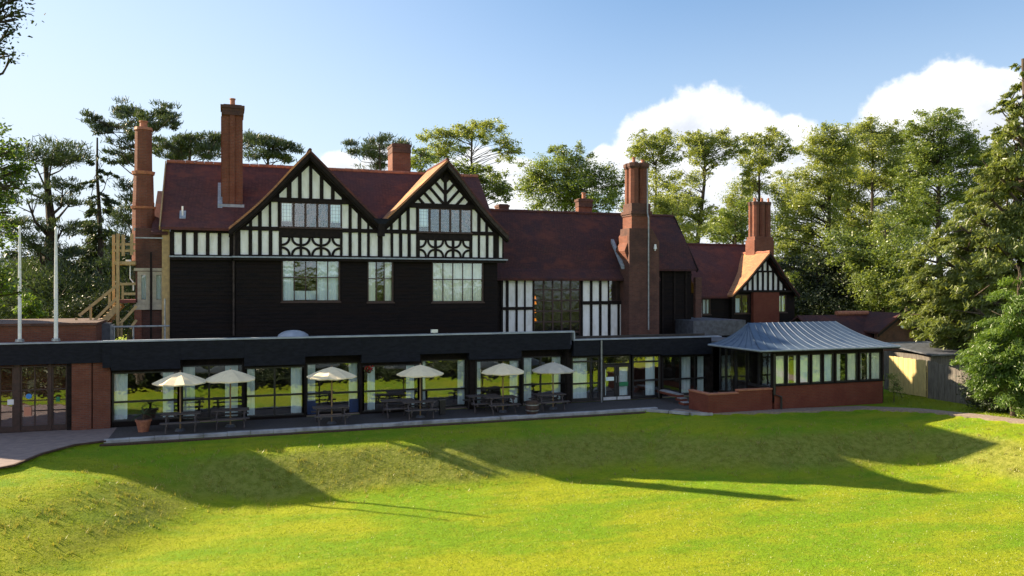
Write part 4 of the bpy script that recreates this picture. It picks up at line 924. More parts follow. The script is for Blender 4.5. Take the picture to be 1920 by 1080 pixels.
# left side, facing the terrace: glazing and a door
xs0 = x0
for k, (ya, yb, kind) in enumerate(((32.5, 33.5, 'w'), (33.5, 34.4, 'w'), (34.5, 35.4, 'd'), (35.4, 36.3, 'd'), (36.3, 36.9, 'w'))):
    fr = MB(); z0_ = 0.95 if kind == 'w' and k < 2 else 0.3
    fr.box(xs0-0.02, xs0+0.06, ya+.01, ya+0.08, z0_, zc-.002); fr.box(xs0-0.02, xs0+0.06, yb-0.08, yb-.01, z0_, zc-.002); fr.box(xs0-0.018, xs0+0.058, ya+0.08, yb-0.08, zc-0.1, zc-.003); fr.box(xs0-0.018, xs0+0.058, ya+0.08, yb-0.08, z0_, z0_+0.12)
    f_ = fr.build('door' if kind == 'd' else 'window', DG, PV); MB().box(xs0+0.015, xs0+0.021, ya+0.08, yb-0.08, z0_+0.12, zc-0.1).build('pane', LG, f_)
    if z0_ > 0.5: MB().box(xs0-0.01, xs0+0.05, ya+0.01, yb-0.01, 0.301, z0_-0.002).build('lower_panel', M['black'], PV)
MB().box(xs0-0.05, xs0+0.1, 32.35, 36.95, zc+.0, zc+0.1).build('wall_plate', M['timber'], PV)
# swept hipped roof
e = [(x0-1.15, pv-0.5), (x1+0.66, pv-0.5), (x1+0.66, 36.2), (x0-1.15, 36.2)]; rdg = [(UX(1403,35.0), 35.0), (UX(1566,35.0), 35.0)]
ze, zrr = 2.93, ZP(1480, 604, 35.0)
def rp_(side, t, s_):
    """point on roof: side 0 front,1 right,2 back,3 left; t along, s_ up"""
    E0, E1 = e[side], e[(side+1) % 4]; R0, R1 = {0: (rdg[0], rdg[1]), 1: (rdg[1], rdg[1]), 2: (rdg[1], rdg[0]), 3: (rdg[0], rdg[0])}[side]
    ex, ey = E0[0]+(E1[0]-E0[0])*t, E0[1]+(E1[1]-E0[1])*t; rx, ry = R0[0]+(R1[0]-R0[0])*t, R0[1]+(R1[1]-R0[1])*t
    return (ex+(rx-ex)*s_, ey+(ry-ey)*s_, ze+(zrr-ze)*(0.35*s_+0.65*s_**2.0))
for side in range(4):
    mb = MB(); nt_, ns = 10, 10; vs = [rp_(side, i/nt_, j/ns) for j in range(ns+1) for i in range(nt_+1)]
    low = [(x, y, z-0.06) for x, y, z in vs]; k = len(vs)
    fs = [(j*(nt_+1)+i, j*(nt_+1)+i+1, (j+1)*(nt_+1)+i+1, (j+1)*(nt_+1)+i) for j in range(ns) for i in range(nt_)]
    mb.add(vs+low, fs + [tuple(k+q for q in f[::-1]) for f in fs])
    me = bpy.data.meshes.new('roof'); me.from_pydata(mb.v, [], mb.f); o_ = link('roof', me, M['leadroof'], PV, smooth=True)
    nr = 15 if side in (0, 2) else 7
    for i in range(nr+1):
        if side in (1, 2, 3) and i in (0,): continue
        t = i/nr; pts = [Vector(rp_(side, t, j/8))+Vector((0, 0, 0.008)) for j in range(9)]
        MB().tube(pts, 0.018, 5).build('lead_roll', M['leadroof'], o_)
MB().prism_z([(e[0][0], e[0][1]), (e[1][0], e[1][1]), (e[2][0], e[2][1]), (e[3][0], e[3][1])], ze-0.12, ze-0.063).build('soffit', M['timber'], PV)
for i in range(4):
    a, b = Vector((*e[i], ze-0.03)), Vector((*e[(i+1) % 4], ze-0.03)); MB().tube([a, b], 0.05, 6).build('gutter', M['lead'], PV)
# brick ramp wall and steps in front of the side door
RW = thing('ramp_wall', 'low red brick ramp wall stepping down left of the garden room', 'wall', (UX(1390,32.2), 32.2, 0))
rx0, rx1 = UX(1324, 32.5), x0-0.004
mid_ = UX(1382, 32.4)
MB().box(rx0, mid_, 32.3, 32.53, -0.3, 0.86).build('brick_wall', M['brick_new'], RW); MB().box(mid_+.002, rx1-.12, 32.3, 32.53, -0.3, 0.98).build('brick_wall', M['brick_new'], RW)
MB().box(rx0-0.03, mid_, 32.26, 32.57, 0.862, 0.93).build('coping', M['pot'], RW); MB().box(mid_+.002, rx1-.12, 32.26, 32.57, 0.982, 1.05).build('coping', M['pot'], RW)
MB().box(rx0, rx0+0.22, 32.54, 34.0, -0.2, 0.86).build('brick_wall', M['brick_new'], RW); MB().box(rx0-0.03, rx0+0.25, 32.58, 34.0, 0.862, 0.93).build('coping', M['pot'], RW)
MB().tube([(UX(1452,32.2), 32.2, 2.7), (UX(1452,32.2), 32.2, 0.75), (UX(1465,32.2), 32.2, 0.62), (UX(1465,32.2), 32.2, -0.05)], 0.055, 8).build('downpipe', M['dframe'], PV)
SP = thing('garden_steps', 'three pale edged steps between the terrace and the brick ramp wall', 'steps', (UX(1300,34.4), 34.6, 0))
for i in range(3):
    xa_, xb_ = UX(1283,35.5), rx0-0.02
    MB().box(xa_, xb_+0.3, 34.9+i*0.32, 35.4+i*0.32 + (1.5 if i == 2 else 0), 0.005+i*0.16, 0.12+i*0.16).build('riser', M['brick_new'], SP); MB().box(xa_-0.02, xb_+0.3, 34.87+i*0.32, 35.25+i*0.32+(1.6 if i == 2 else 0), 0.121+i*0.16, 0.163+i*0.16).build('tread', M['kerb'], SP)

# ------------------------------------------------------------------ far right outbuilding, shed, fence
OB = thing('brick_outbuilding', 'dark brick outbuilding with lit ridge and cross gable behind the garden room', 'building', (41, 44, 0))
vo = 42.5; o_ = lambda p: UX(p, vo)
A = (o_(1683), ZP(1683,586,vo)); L_ = (o_(1640), ZP(1640,622,vo)); R_ = (o_(1765), ZP(1765,662,vo))
MB().prism_y([(L_[0]+.2, 0), (R_[0]-.2, 0), (R_[0]-.2, R_[1]-0.1), (A[0], A[1]-0.15), (L_[0]+.2, L_[1]-.05)], vo, vo+0.25).build('brick_wall', M['brick_old'], OB)
for P in (L_, R_):
    slab([P, A], vo-0.35, vo+4).build('roof', M['tile_old'], OB); MB().prism_y([(P[0], P[1]-.13), (A[0], A[1]-.13), (A[0], A[1]-.33), (P[0], P[1]-.33)], vo-0.33, vo-0.27).build('bargeboard', M['timber'], OB)
MB().tube([(A[0]+0.35, vo-0.03, A[1]-0.95), (A[0]+0.35, vo-0.09, A[1]-0.95)], 0.13, 10).build('wall_lamp', M['white'], OB)
ry_ = 45.0; rz_ = ZP(1600, 587, ry_)
xslab([(vo+.3, 2.4), (ry_, rz_-0.1)], UX(1495,ry_), A[0]).build('roof', M['tile_old'], OB); xslab([(ry_+.002, rz_-.1), (48, 2.2)], UX(1495,ry_), A[0]).build('roof', M['tile_old'], OB)
ridgeline(OB, (UX(1568,ry_), ry_, rz_), (A[0]-.2, ry_, rz_), 0.17, 0.5, M['pot']); MB().box(UX(1495,ry_), L_[0]+.2, vo+0.4, vo+0.6, 0, 2.4).build('brick_wall', M['brick_old'], OB)
SH = thing('garden_shed', 'low shed with dark slate roof behind the board fence', 'shed', (38.2, 35, 0))
MB().prism_x([(33.0, 2.3), (36.8, 2.7), (36.8, 2.62), (33.0, 2.22)], 35.75, 39.5).build('roof', M['slate'], SH); MB().box(36.0, 39.3, 33.3, 36.6, 0, 2.2).build('shed_wall', M['oldboard'], SH)
def board_fence(label, X, ya, yb, za, zb_, m, n, z0=0.0):
    F = thing('board_fence', label, 'fence', (X, (ya+yb)/2, z0))
    for i in range(n):
        y0_, y1_ = ya+(yb-ya)*i/n, ya+(yb-ya)*(i+0.94)/n; zt_ = za+(zb_-za)*(i+.5)/n + RNG.uniform(-.02, .02)
        MB().box(X-0.012-0.012*(i % 2), X+0.008-0.012*(i % 2), min(y0_, y1_), max(y0_, y1_), z0+0.03, zt_).build('board', m, F)
    for z in (0.4, 1.4): MB().beam((X+0.05, ya, z0+z), (X+0.05, yb, z0+z), 0.06, 0.09).build('arris_rail', m, F)
    for t in (0.0, 0.5, 1.0): MB().box(X+0.085, X+0.18, ya+(yb-ya)*t-.05, ya+(yb-ya)*t+.05, z0-.3, za+(zb_-za)*t-0.05).build('fence_post', m, F)
board_fence('bright new yellow board fence panel beside the garden room', 35.4, 35.6, 33.05, 2.02, 2.0, M['larch'], 15)
board_fence('silvery grey board fence running on towards the dark shrub', 35.42, 32.95, 30.3, 2.0, 1.6, M['oldboard'], 15, -0.1)
# ================================================================== GROUND
E = np.array([(-120,-90),(-120,0),(-40,21),(-14,28.2),(-8.2,29.5),(-6.7,30.8),(-6.2,32.6),(-5.4,33.95),(-4.4,34.42),(19.0,34.42),(19.9,33.6),(20.7,32.4),(24.5,31.55),(29.5,30.9),(31.2,29.6),(32.2,27.6),(33.2,24.6),(35.0,20),(39,10),(46,-10),(60,-90)], dtype=float)
def seg_dist(P, A, B):
    d = B-A; t = np.clip(((P-A)@d)/(d@d), 0, 1); return np.linalg.norm(P-(A+t[:, None]*d), axis=1)
def dist_edge(P):
    s = [seg_dist(P, E[i], E[i+1]) for i in range(len(E)-1)]; out = np.min(s[0:5], axis=0)
    for grp in (s[5:8], s[8:13], s[13:]):
        q = np.min(grp, axis=0); k = 1.8; h = np.clip(k-np.abs(out-q), 0, None)/k; w = np.clip(np.minimum(out, q)/3.0, 0, 1); out = np.minimum(out, q)-h*h*k*0.25*w
    return out
def in_lawn(P):
    x, y = P[:, 0], P[:, 1]; ins = np.zeros(len(P), bool); n = len(E)
    for i in range(n):
        x0, y0 = E[i]; x1, y1 = E[(i+1) % n]
        if y0 == y1: continue
        c = ((y0 > y) != (y1 > y)) & (x < (x1-x0)*(y-y0)/(y1-y0)+x0); ins ^= c
    return ins
def sst(a): a = np.clip(a, 0, 1); return a*a*(3-2*a)
def wob(x, y, s, seed=0.0):
    return (np.sin(x*1.3*s+seed)*np.cos(y*1.7*s+seed*2)+0.5*np.sin(x*2.9*s-y*2.1*s+seed)+0.3*np.cos(x*5.3*s+y*4.7*s+seed*3))/1.8
def gz(P):
    """ground height at (x, y) points"""
    P = np.asarray(P, float); x, y = P[:, 0], P[:, 1]; d = dist_edge(P); L = in_lawn(P)
    plat = 1.45 + 0.25*wob(x, y, 0.18, 1.0); plat = np.where(x < 0.5, 0.7 + (plat-0.7)*sst((x+6)/13), plat); wid = 4.7 + 0.5*wob(x, y, 0.1, 2) + 2.5*sst((2-x)/8)
    z = -0.12 - 0.10*np.clip(d/plat, 0, 1) - 1.42*sst((d-plat)/wid)
    z = z - 0.12*sst((d-6)/10) + 0.05*wob(x, y, 0.22, 4)*sst(d/2) + 0.025*wob(x, y, 0.9, 5)*sst((d-1.5)/1)*(1-sst((d-7)/2))
    return np.where(L, z, -0.03)
def spaced(lo, hi, a, b, fine, coarse): return np.unique(np.round(np.concatenate([np.arange(lo, a, coarse), np.arange(a, b, fine), np.arange(b, hi+coarse, coarse)]), 4))
xs = spaced(-400, 700, -12, 42, 0.3, 8); ys = spaced(-300, 800, 14, 37, 0.25, 8)
X, Y = np.meshgrid(xs, ys); Pn = np.stack([X.ravel(), Y.ravel()], 1); Zs = gz(Pn)
V = np.column_stack([Pn, Zs]); nx, ny = len(xs), len(ys)
idx = np.arange(nx*ny).reshape(ny, nx); F = np.stack([idx[:-1, :-1].ravel(), idx[:-1, 1:].ravel(), idx[1:, 1:].ravel(), idx[1:, :-1].ravel()], 1)
def lawnmat():
    m = bpy.data.materials.new('lawn'); m.use_nodes = True; t = m.node_tree; g = NG(t); p = t.nodes['Principled BSDF']
    p.inputs['Roughness'].default_value = 0.9; p.inputs['Specular IOR Level'].default_value = 0.15
    tc = g.n('ShaderNodeTexCoord'); v = tc.outputs['Object']
    c = g.mix(g.ramp(g.noise(g.vm('MULTIPLY', v, (0.6, 1.5, 1)), 0.35, 5, 0.6), 0.38, 0.62), (0.165, 0.30, 0.008), (0.30, 0.35, 0.012))
    c = g.mix(g.ramp(g.noise(v, 2.2, 6, 0.7), 0.5, 0.75, 0, 0.7), c, (0.36, 0.35, 0.035))
    c = g.mix(g.ramp(g.noise(g.vm('MULTIPLY', v, (0.5, 1.6, 1)), 0.8, 6, 0.65), 0.52, 0.72, 0, 0.6), c, (0.12, 0.235, 0.008))
    c = g.mix(g.ramp(g.noise(v, 14, 4, 0.7), 0.5, 0.8, 0, 0.55), c, (0.10, 0.165, 0.010))
    # the rough uncut bank: drier grass where the ground slopes
    ge = g.n('ShaderNodeNewGeometry'); s = g.n('ShaderNodeSeparateXYZ'); g.set(s, 0, ge.outputs['Normal'])
    bank = g.ramp(s.outputs[2], 0.975, 0.92)
    bc = g.mix(g.ramp(g.noise(v, 3.6, 6, 0.75), 0.43, 0.58), (0.28, 0.29, 0.062), (0.175, 0.195, 0.030))
    c = g.mix(g.m('MULTIPLY', bank, 0.85), c, bc); c = g.mix(1.0, c, (0.84, 0.84, 0.84), 'MULTIPLY')
    g.set(p, 'Base Color', c)
    b = g.n('ShaderNodeBump'); b.inputs['Strength'].default_value = 0.9; b.inputs['Distance'].default_value = 0.05
    g.set(b, 'Height', g.m('ADD', g.noise(v, 9, 5, 0.75), g.m('MULTIPLY', g.noise(v, 1.3, 3), 1.2))); g.set(p, 'Normal', b.outputs[0]); return m
M['lawn'] = lawnmat()
ground = link('ground', fast_mesh('ground', V, F), M['lawn'], smooth=True); ground['kind'] = 'structure'
def sheet(name, poly, z0, z1, m, kind='structure'):
    return MB().prism_z(poly, z0, z1).build(name, m, None, kind=kind)
sheet('terrace', [(-4.4,34.66),(19.0,34.66),(19.9,34.2),(20.9,33.0),(24.3,32.28),(24.3,37.6),(-4.4,37.6)], -0.2, 0.0, M['paving'])
sheet('drive', [(-40,21.1),(-14,28.3),(-8.25,29.6),(-6.78,30.85),(-6.3,32.65),(-5.5,34.05),(-4.402,34.66),(-4.402,38.2),(-40,38.2)], -0.2, 0.0, M['drive'])
# path offset from the lawn edge
mb = MB(); Q = E[10:19]; L0 = []; L1 = []
for i in range(len(Q)):
    a = Q[max(i-1, 0)]; b = Q[min(i+1, len(Q)-1)]; d = (b-a)/np.linalg.norm(b-a); nrm = np.array([-d[1], d[0]]); L0.append(Q[i]+nrm*0.05); L1.append(Q[i]+nrm*0.95)
n = len(Q); vs = [(p[0], p[1], 0.008) for p in L0] + [(p[0], p[1], 0.008) for p in L1] + [(p[0], p[1], -0.2) for p in L0] + [(p[0], p[1], -0.2) for p in L1]
mb.add(vs, [(i, i+1, n+i+1, n+i) for i in range(n-1)] + [(i, 2*n+i, 2*n+i+1, i+1) for i in range(n-1)] + [(n+i, n+i+1, 3*n+i+1, 3*n+i) for i in range(n-1)])
mb.build('path', M['path'], None, kind='structure')
# kerb stones, each a piece of the kerb
kerb = bpy.data.objects.new('kerb', None); COL.objects.link(kerb); kerb.location = (7, 34.5, 0); ORG['kerb'] = Vector((7, 34.5, 0)); kerb['kind'] = 'structure'
x = -4.5; rk = random.Random(3)
while x < 19.0:
    w = 0.9; dz, dy = rk.uniform(-.012, .012), rk.uniform(-.012, .012)
    MB().prism_x([(34.38+dy, -0.25), (34.38+dy, 0.03+dz), (34.41+dy, 0.05+dz), (34.65, 0.05+dz), (34.655, -0.25)], x+.008, x+w-.008).build('kerb_stone', M['kerb'], kerb); x += w
for i, (a, b) in enumerate(((19.02, 33.95), (19.75, 33.2), (20.3, 32.55))):
    pass
sheet('soil_strip', [(-4.6,34.10),(19.2,34.12),(19.2,34.375),(-4.6,34.375)], -0.25, -0.085, M['soil'])
for k, (p, q) in enumerate((((19.15,34.3),(19.9,33.55)), ((19.95,33.5),(20.5,32.7)), ((20.55,32.62),(21.5,32.3)))):
    MB().beam((p[0], p[1], -0.02), (q[0], q[1], -0.02), 0.22, 0.12).build('kerb_stone', M['kerb'], kerb)
mb = MB()
for i in range(2, 8):
    a, b = E[i], E[i+1]; mb.beam((a[0]-.03, a[1], 0.0), (b[0]-.03, b[1], 0.0), 0.10, 0.06)
mb.build('drive_edging', M['soil'], None, kind='structure')

# ------------------------------------------------------------------ grass blades (real blades, joined: nobody could count them)
rng = np.random.default_rng(11)
def frustum(P, pad=0.03):
    cx = P[:, 0]*CS - P[:, 1]*SN; cy = P[:, 0]*SN + P[:, 1]*CS; return (cy > 17) & (np.abs(cx/np.maximum(cy, 1)) < 0.64+pad)
def grass(name, n, hmean, width, material, sel, seed, lo=(-12, 14), hi=(42, 36), nb=3, spread=0.05, lean=0.5):
    r = np.random.default_rng(seed); P = np.column_stack([r.uniform(lo[0], hi[0], n), r.uniform(lo[1], hi[1], n)])
    keep = frustum(P) & sel(P, r); P = P[keep]; k = len(P)
    B = np.repeat(P, nb, 0) + r.normal(0, spread, (k*nb, 2)); z = gz(B); m = len(B)
    h = hmean*r.uniform(0.5, 1.5, m); an = r.uniform(0, 2*np.pi, m); w = width*r.uniform(0.6, 1.3, m)
    ln = np.stack([r.normal(0, lean, m)*h, r.normal(0, lean, m)*h], 1)
    a = np.stack([np.cos(an)*w, np.sin(an)*w], 1)
    V = np.empty((m, 3, 3)); V[:, 0, :2] = B-a; V[:, 1, :2] = B+a; V[:, 0, 2] = z-0.01; V[:, 1, 2] = z-0.01; V[:, 2, :2] = B+ln; V[:, 2, 2] = z+h
    o = link(name, fast_mesh(name, V.reshape(-1, 3), np.arange(m*3).reshape(-1, 3)), material); o['kind'] = 'stuff'
    return o
def sel_lawn(P, r): return in_lawn(P)
def sel_bank(P, r):
    d = dist_edge(P); return in_lawn(P) & (d > 1.6) & (d < 6.2) & (r.random(len(P)) < 0.25+0.75*np.exp(-((d-3.8)/1.3)**2)) & (wob(P[:, 0], P[:, 1], 2.2, 3)+r.normal(0, .3, len(P)) > 0.05)
def sel_right(P, r): 
    return (~in_lawn(P)) & (dist_edge(P) > 1.0) & (P[:, 0] > 31.9) & (P[:, 1] > 20) & (P[:, 0] < 35.3+(P[:, 1] < 30)*8)
g1 = grass('lawn_grass', 150000, 0.028, 0.010, M['blade'], sel_lawn, 5); tagp(g1, 'short bright yellow green mown lawn grass', 'grass')
g2 = grass('bank_grass', 30000, 0.10, 0.013, M['blade_dry'], sel_bank, 6, nb=5, spread=0.05); tagp(g2, 'longer dry rough grass on the bank below the terrace', 'grass')
g3 = grass('verge_grass', 26000, 0.06, 0.014, M['blade'], sel_right, 8, lo=(31, 20), hi=(44, 37)); tagp(g3, 'green grass between the path and the board fence', 'grass')

# ================================================================== TERRACE FURNITURE
def picnic_table(loc, label, rot=0.0, group='picnic tables on the terrace'):
    T = thing('picnic_table', label, 'table', loc, group); x, y, z = loc; L = 0.76
    for i in range(5):
        yy = y-0.34+i*0.145; MB().box(x-L, x+L, yy, yy+0.13, 0.70, 0.74).build('tabletop_plank', M['wood'], T)
    for s_ in (-1, 1):
        for j in range(2): MB().box(x-L, x+L, y+s_*0.72-0.13+j*0.145, y+s_*0.72+j*0.145, 0.42, 0.46).build('seat_plank', M['wood'], T)
        for s2 in (-1, 1): MB().beam((x+s_*0.55, y+s2*0.62, 0.0), (x+s_*0.55, y+s2*0.20, 0.70), 0.045, 0.09).build('leg', M['wood'], T)
        MB().box(x+s_*0.55+0.028, x+s_*0.55+0.068, y-0.84, y+0.84, 0.33, 0.417).build('seat_bearer', M['wood'], T)
        MB().box(x+s_*0.55+0.028, x+s_*0.55+0.068, y-0.34, y+0.34, 0.61, 0.697).build('top_bearer', M['wood'], T)
    return T
ta = ['picnic table beside the potted palm, under the leftmost parasol','second picnic table from the potted palm, in front of the curtained recess','picnic table standing alone before the recess with blue lower panels',
      'picnic table right of the hanging red flower basket','picnic table just left of the wooden barrel planter','picnic table just right of the wooden barrel planter']
pa = ['cream parasol nearest the potted palm, leftmost of the six','cream parasol second from the left, close beside the leftmost one','cream parasol standing alone before the recess with blue lower panels',
      'cream parasol just right of the hanging red flower basket','cream parasol just left of the wooden barrel planter','greyer stone coloured parasol, rightmost of the six']
for i, (tx, ty, ax, ay) in enumerate(((338,812,338,700),(432,804,432,695),(623,798,622,690),(790,786,788,686),(945,776,943,683),(1038,770,1037,681))):
    fx_, fy_ = GP(tx, ty); cxp, cyp = fx_, fy_+0.55
    picnic_table((cxp, cyp, 0), ta[i])
    P_ = thing('parasol', pa[i], 'parasol', (UX(ax, cyp), cyp, 0), 'parasols on the terrace'); px_ = UX(ax, cyp); zt = ZP(ax, ay, cyp); R = 1.08; zr = zt-0.42; n = 8
    cm_ = M['canvas_g'] if i == 5 else M['canvas']
    MB().tube([(px_, cyp, 0.08), (px_, cyp, zt-0.02)], 0.034, 10).build('pole', M['polew'], P_)
    MB().octo(px_, cyp, 0.22, 0.16, 0.0, 0.09, 12).build('base', M['slate'], P_); MB().octo(px_, cyp, 0.03, 0.012, zt+.05, zt+0.12, 8).build('finial', M['polew'], P_)
    mb = MB(); ph = 0.15*i + 0.2
    rings = [(0.02, 0), (0.35, -0.10), (0.7, -0.25), (1.0, -0.40)]
    vs = []
    for (rr, dz) in rings:
        for k in range(n*2):
            an = ph+math.pi*k/n; sag = 0.0 if k % 2 == 0 else -0.035*rr; rad = R*rr*(1.0 if k % 2 == 0 else math.cos(math.pi/n)*0.99)
            vs.append((px_+rad*math.cos(an), cyp+rad*math.sin(an), zt+0.05+dz+sag))
    nn = n*2; fs = [(j*nn+k, j*nn+(k+1) % nn, (j+1)*nn+(k+1) % nn, (j+1)*nn+k) for j in range(3) for k in range(nn)]
    low = [(x, y, z-0.006) for x, y, z in vs]; K = len(vs); mb.add(vs+low, fs+[tuple(K+q for q in f[::-1]) for f in fs])
    # short hanging valance at the rim
    rim = vs[-nn:]; mb.add(rim+[(x, y, z-0.05) for x, y, z in rim], [(k, (k+1) % nn, nn+(k+1) % nn, nn+k) for k in range(nn)])
    mb.build('canopy', cm_, P_)
    for k in range(n):
        an = ph+2*math.pi*k/n
        rb = MB().tube([(px_+0.05*math.cos(an), cyp+0.05*math.sin(an), zt+0.0), (px_+R*0.98*math.cos(an), cyp+R*0.98*math.sin(an), zt-0.37)], 0.010, 4).build('rib', M['polew'], P_)
        MB().tube([(px_+0.04*math.cos(an), cyp+0.04*math.sin(an), zt-0.55), (px_+R*0.5*math.cos(an), cyp+R*0.5*math.sin(an), zt-0.20)], 0.008, 4).build('strut', M['polew'], rb)
bx, byy = UX(745,36.6), 36.6
picnic_table((bx, byy, 0), 'picnic table set back against the window behind the fourth parasol from the left')
bx2 = UX(905, 36.7); picnic_table((bx2, 36.7, 0), 'picnic table close to the window left of the fifth parasol')
# litter bin, crates and planters
def barrel(px, py, label, r, h_, m, name='barrel_planter', cat='planter'):
    x, y = GP(px, py); T = thing(name, label, cat, (x, y, 0)); mb = MB()
    mb.octo(x, y, r*0.82, r, 0.0, h_*0.5, 14); mb.octo(x, y, r, r*0.9, h_*0.5+.001, h_, 14); mb.build('tub', m, T)
    b2 = MB(); b2.octo(x, y, r*1.01, r*1.02, h_*0.3, h_*0.36, 14); b2.octo(x, y, r*0.98, r*0.97, h_*0.72, h_*0.78, 14); b2.build('hoop', M['steel'], T)
    MB().octo(x, y, r*0.84, r*0.84, h_+.001, h_+0.01, 14).build('soil', M['soil'], T); return T, x, y
barrel(998, 777, 'dark wooden barrel planter between the two right-hand picnic tables', 0.32, 0.62, M['frame'])
bn = thing('litter_bin', 'square black litter bin standing right of the fourth parasol', 'bin', (GP(829,777)[0], GP(829,777)[1], 0)); x, y = GP(829, 777)
MB().box(x-.13, x+.13, y-.13, y+.13, 0, 0.62).build('bin_body', M['dframe'], bn); MB().box(x-.15, x+.15, y-.15, y+.15, 0.621, 0.68).build('bin_lid', M['dframe'], bn)
# palm in a terracotta pot
x, y = GP(269, 809); PP = thing('potted_palm', 'spiky palm in a terracotta pot at the left end of the terrace', 'plant', (x, y, 0))
m = MB(); m.octo(x, y, 0.20, 0.29, 0, 0.42, 14); m.octo(x, y, 0.32, 0.32, 0.421, 0.50, 14); m.build('pot', M['pot'], PP); MB().octo(x, y, 0.27, 0.27, 0.501, 0.51, 14).build('soil', M['soil'], PP)
MB().tube([(x, y, 0.5), (x+.02, y, 0.72)], 0.05, 6).build('stem', M['bark'], PP)
rr = random.Random(5)
for i in range(20):
    an = rr.uniform(0, 6.28); L = rr.uniform(0.45, 0.75); up = rr.uniform(0.1, 0.9); mb = MB(); pts = []
    for k in range(6):
        t = k/5; pts.append(Vector((x+math.cos(an)*L*t, y+math.sin(an)*L*t, 0.70+up*L*t-0.45*L*t*t)))
    side = Vector((-math.sin(an), math.cos(an), 0)); vs = []
    for k, p in enumerate(pts): w = 0.035*math.sin(math.pi*min(1, 0.15+k/6)); vs += [p-side*w, p+side*w+Vector((0, 0, 0.004))]
    mb.add(vs, [(2*k, 2*k+2, 2*k+3, 2*k+1) for k in range(5)]); build_raw(mb, 'frond', M['palm'], PP)
# hanging flower basket
v = VB-0.25; x, z = UX(692, v), ZP(692, 692, v); HB = thing('hanging_basket', 'hanging basket of bright red flowers on the dark post left of the wide window', 'flower basket', (x, v, z))
m = MB(); m.octo(x, v, 0.05, 0.16, z-0.2, z-0.02, 10); m.build('basket', M['soil'], HB); MB().tube([(x, v, z+0.02), (x, v, z+0.45), (x, VB, z+0.5)], 0.012, 5).build('bracket', M['dframe'], HB)
m = MB(); m2 = MB()
for i in range(90):
    a = rr.uniform(0, 6.28); r0 = rr.uniform(0, 0.2); c = Vector((x+math.cos(a)*r0, v+math.sin(a)*r0, z+rr.uniform(-0.08, 0.13))); d1 = Vector((rr.uniform(-1,1), rr.uniform(-1,1), rr.uniform(-1,1))).normalized()*0.035; d2 = d1.cross(Vector((rr.uniform(-1,1), rr.uniform(-1,1), 1))).normalized()*0.03
    (m if i % 3 else m2).add([c-d1-d2, c+d1-d2, c+d1+d2, c-d1+d2], [(0, 1, 2, 3)])
build_raw(m, 'flowers', M['red'], HB); build_raw(m2, 'foliage', M['leaf_mid'], HB)

# ================================================================== TREES
def quads(C, A, B):
    m = len(C); V = np.empty((m, 4, 3)); V[:, 0] = C-A-B; V[:, 1] = C+A-B*0.6; V[:, 2] = C+A*1.1+B*0.6; V[:, 3] = C-A+B
    return V.reshape(-1, 3)
def unit(v): return v/np.maximum(np.linalg.norm(v, axis=-1, keepdims=True), 1e-9)
TRI = [0]
def foliage(name, blobs, style, r, dens, size, material, parent, axis, fine=1.0):
    """blobs: list of (centre, rx, ry, rz) ellipsoids in metres"""
    Vs = []
    for (c, ex, ey, ez) in blobs:
        ar = math.pi*ex*ez; n = max(30, int(ar*dens)); K = max(4, int(3+ar*{'broad': 2.2, 'pine': 3.0, 'spray': 2.5}[style]))
        u = unit(r.normal(size=(K, 3)))*(r.random((K, 1))**0.45); sc = np.array([ex, ey, ez]); cc = np.array(c)+u*sc*1.0
        cs = r.uniform(0.5, 1.2, K); pick = r.choice(K, n, p=cs/cs.sum())
        sg = np.clip(min(ex, ez)*0.45, 0.14, 0.6)
        if style == 'broad':
            P = cc[pick]+r.normal(size=(n, 3))*np.array([sg, sg, sg*0.62])*cs[pick][:, None]
            A = unit(r.normal(size=(n, 3))*np.array([1, 1, 0.6])); B = unit(np.cross(A, r.normal(size=(n, 3))+np.array([0, 0, 1.2])))
            s = size*fine*r.uniform(0.6, 1.3, (n, 1)); Vs.append(quads(P, A*s*0.62, B*s*0.40))
        elif style == 'pine':
            P = cc[pick]+r.normal(size=(n, 3))*np.array([sg*1.1, sg*1.1, sg*0.42])
            o = unit(P-np.array(c)*[1, 1, 1]); A = unit(o*0.5+r.normal(size=(n, 3))*0.5+np.array([0, 0, 0.65])); B = unit(np.cross(A, r.normal(size=(n, 3))))
            s = size*r.uniform(0.6, 1.3, (n, 1)); Vs.append(quads(P, A*s, B*s*0.17))
        else:
            P = cc[pick]; out = P-np.array([axis[0], axis[1], 0]); out[:, 2] = 0; out = unit(out)
            t = r.random((n, 1)); L = sg*1.9
            P = P+out*(t-0.5)*L+np.array([0, 0, -0.55])*(t**1.5)*L*0.7+r.normal(size=(n, 3))*sg*np.array([0.42, 0.42, 0.20])
            A = unit(out*0.8+np.array([0, 0, -0.55])+r.normal(size=(n, 3))*0.45); B = unit(np.cross(A, r.normal(size=(n, 3))+np.array([0, 0, 0.8])))
            s = size*r.uniform(0.6, 1.3, (n, 1)); Vs.append(quads(P, A*s, B*s*0.26))
    V = np.concatenate(Vs); m = len(V)//4; TRI[0] += m*2
    return link(name, fast_mesh(name, V, np.arange(m*4).reshape(-1, 4)), material, parent)
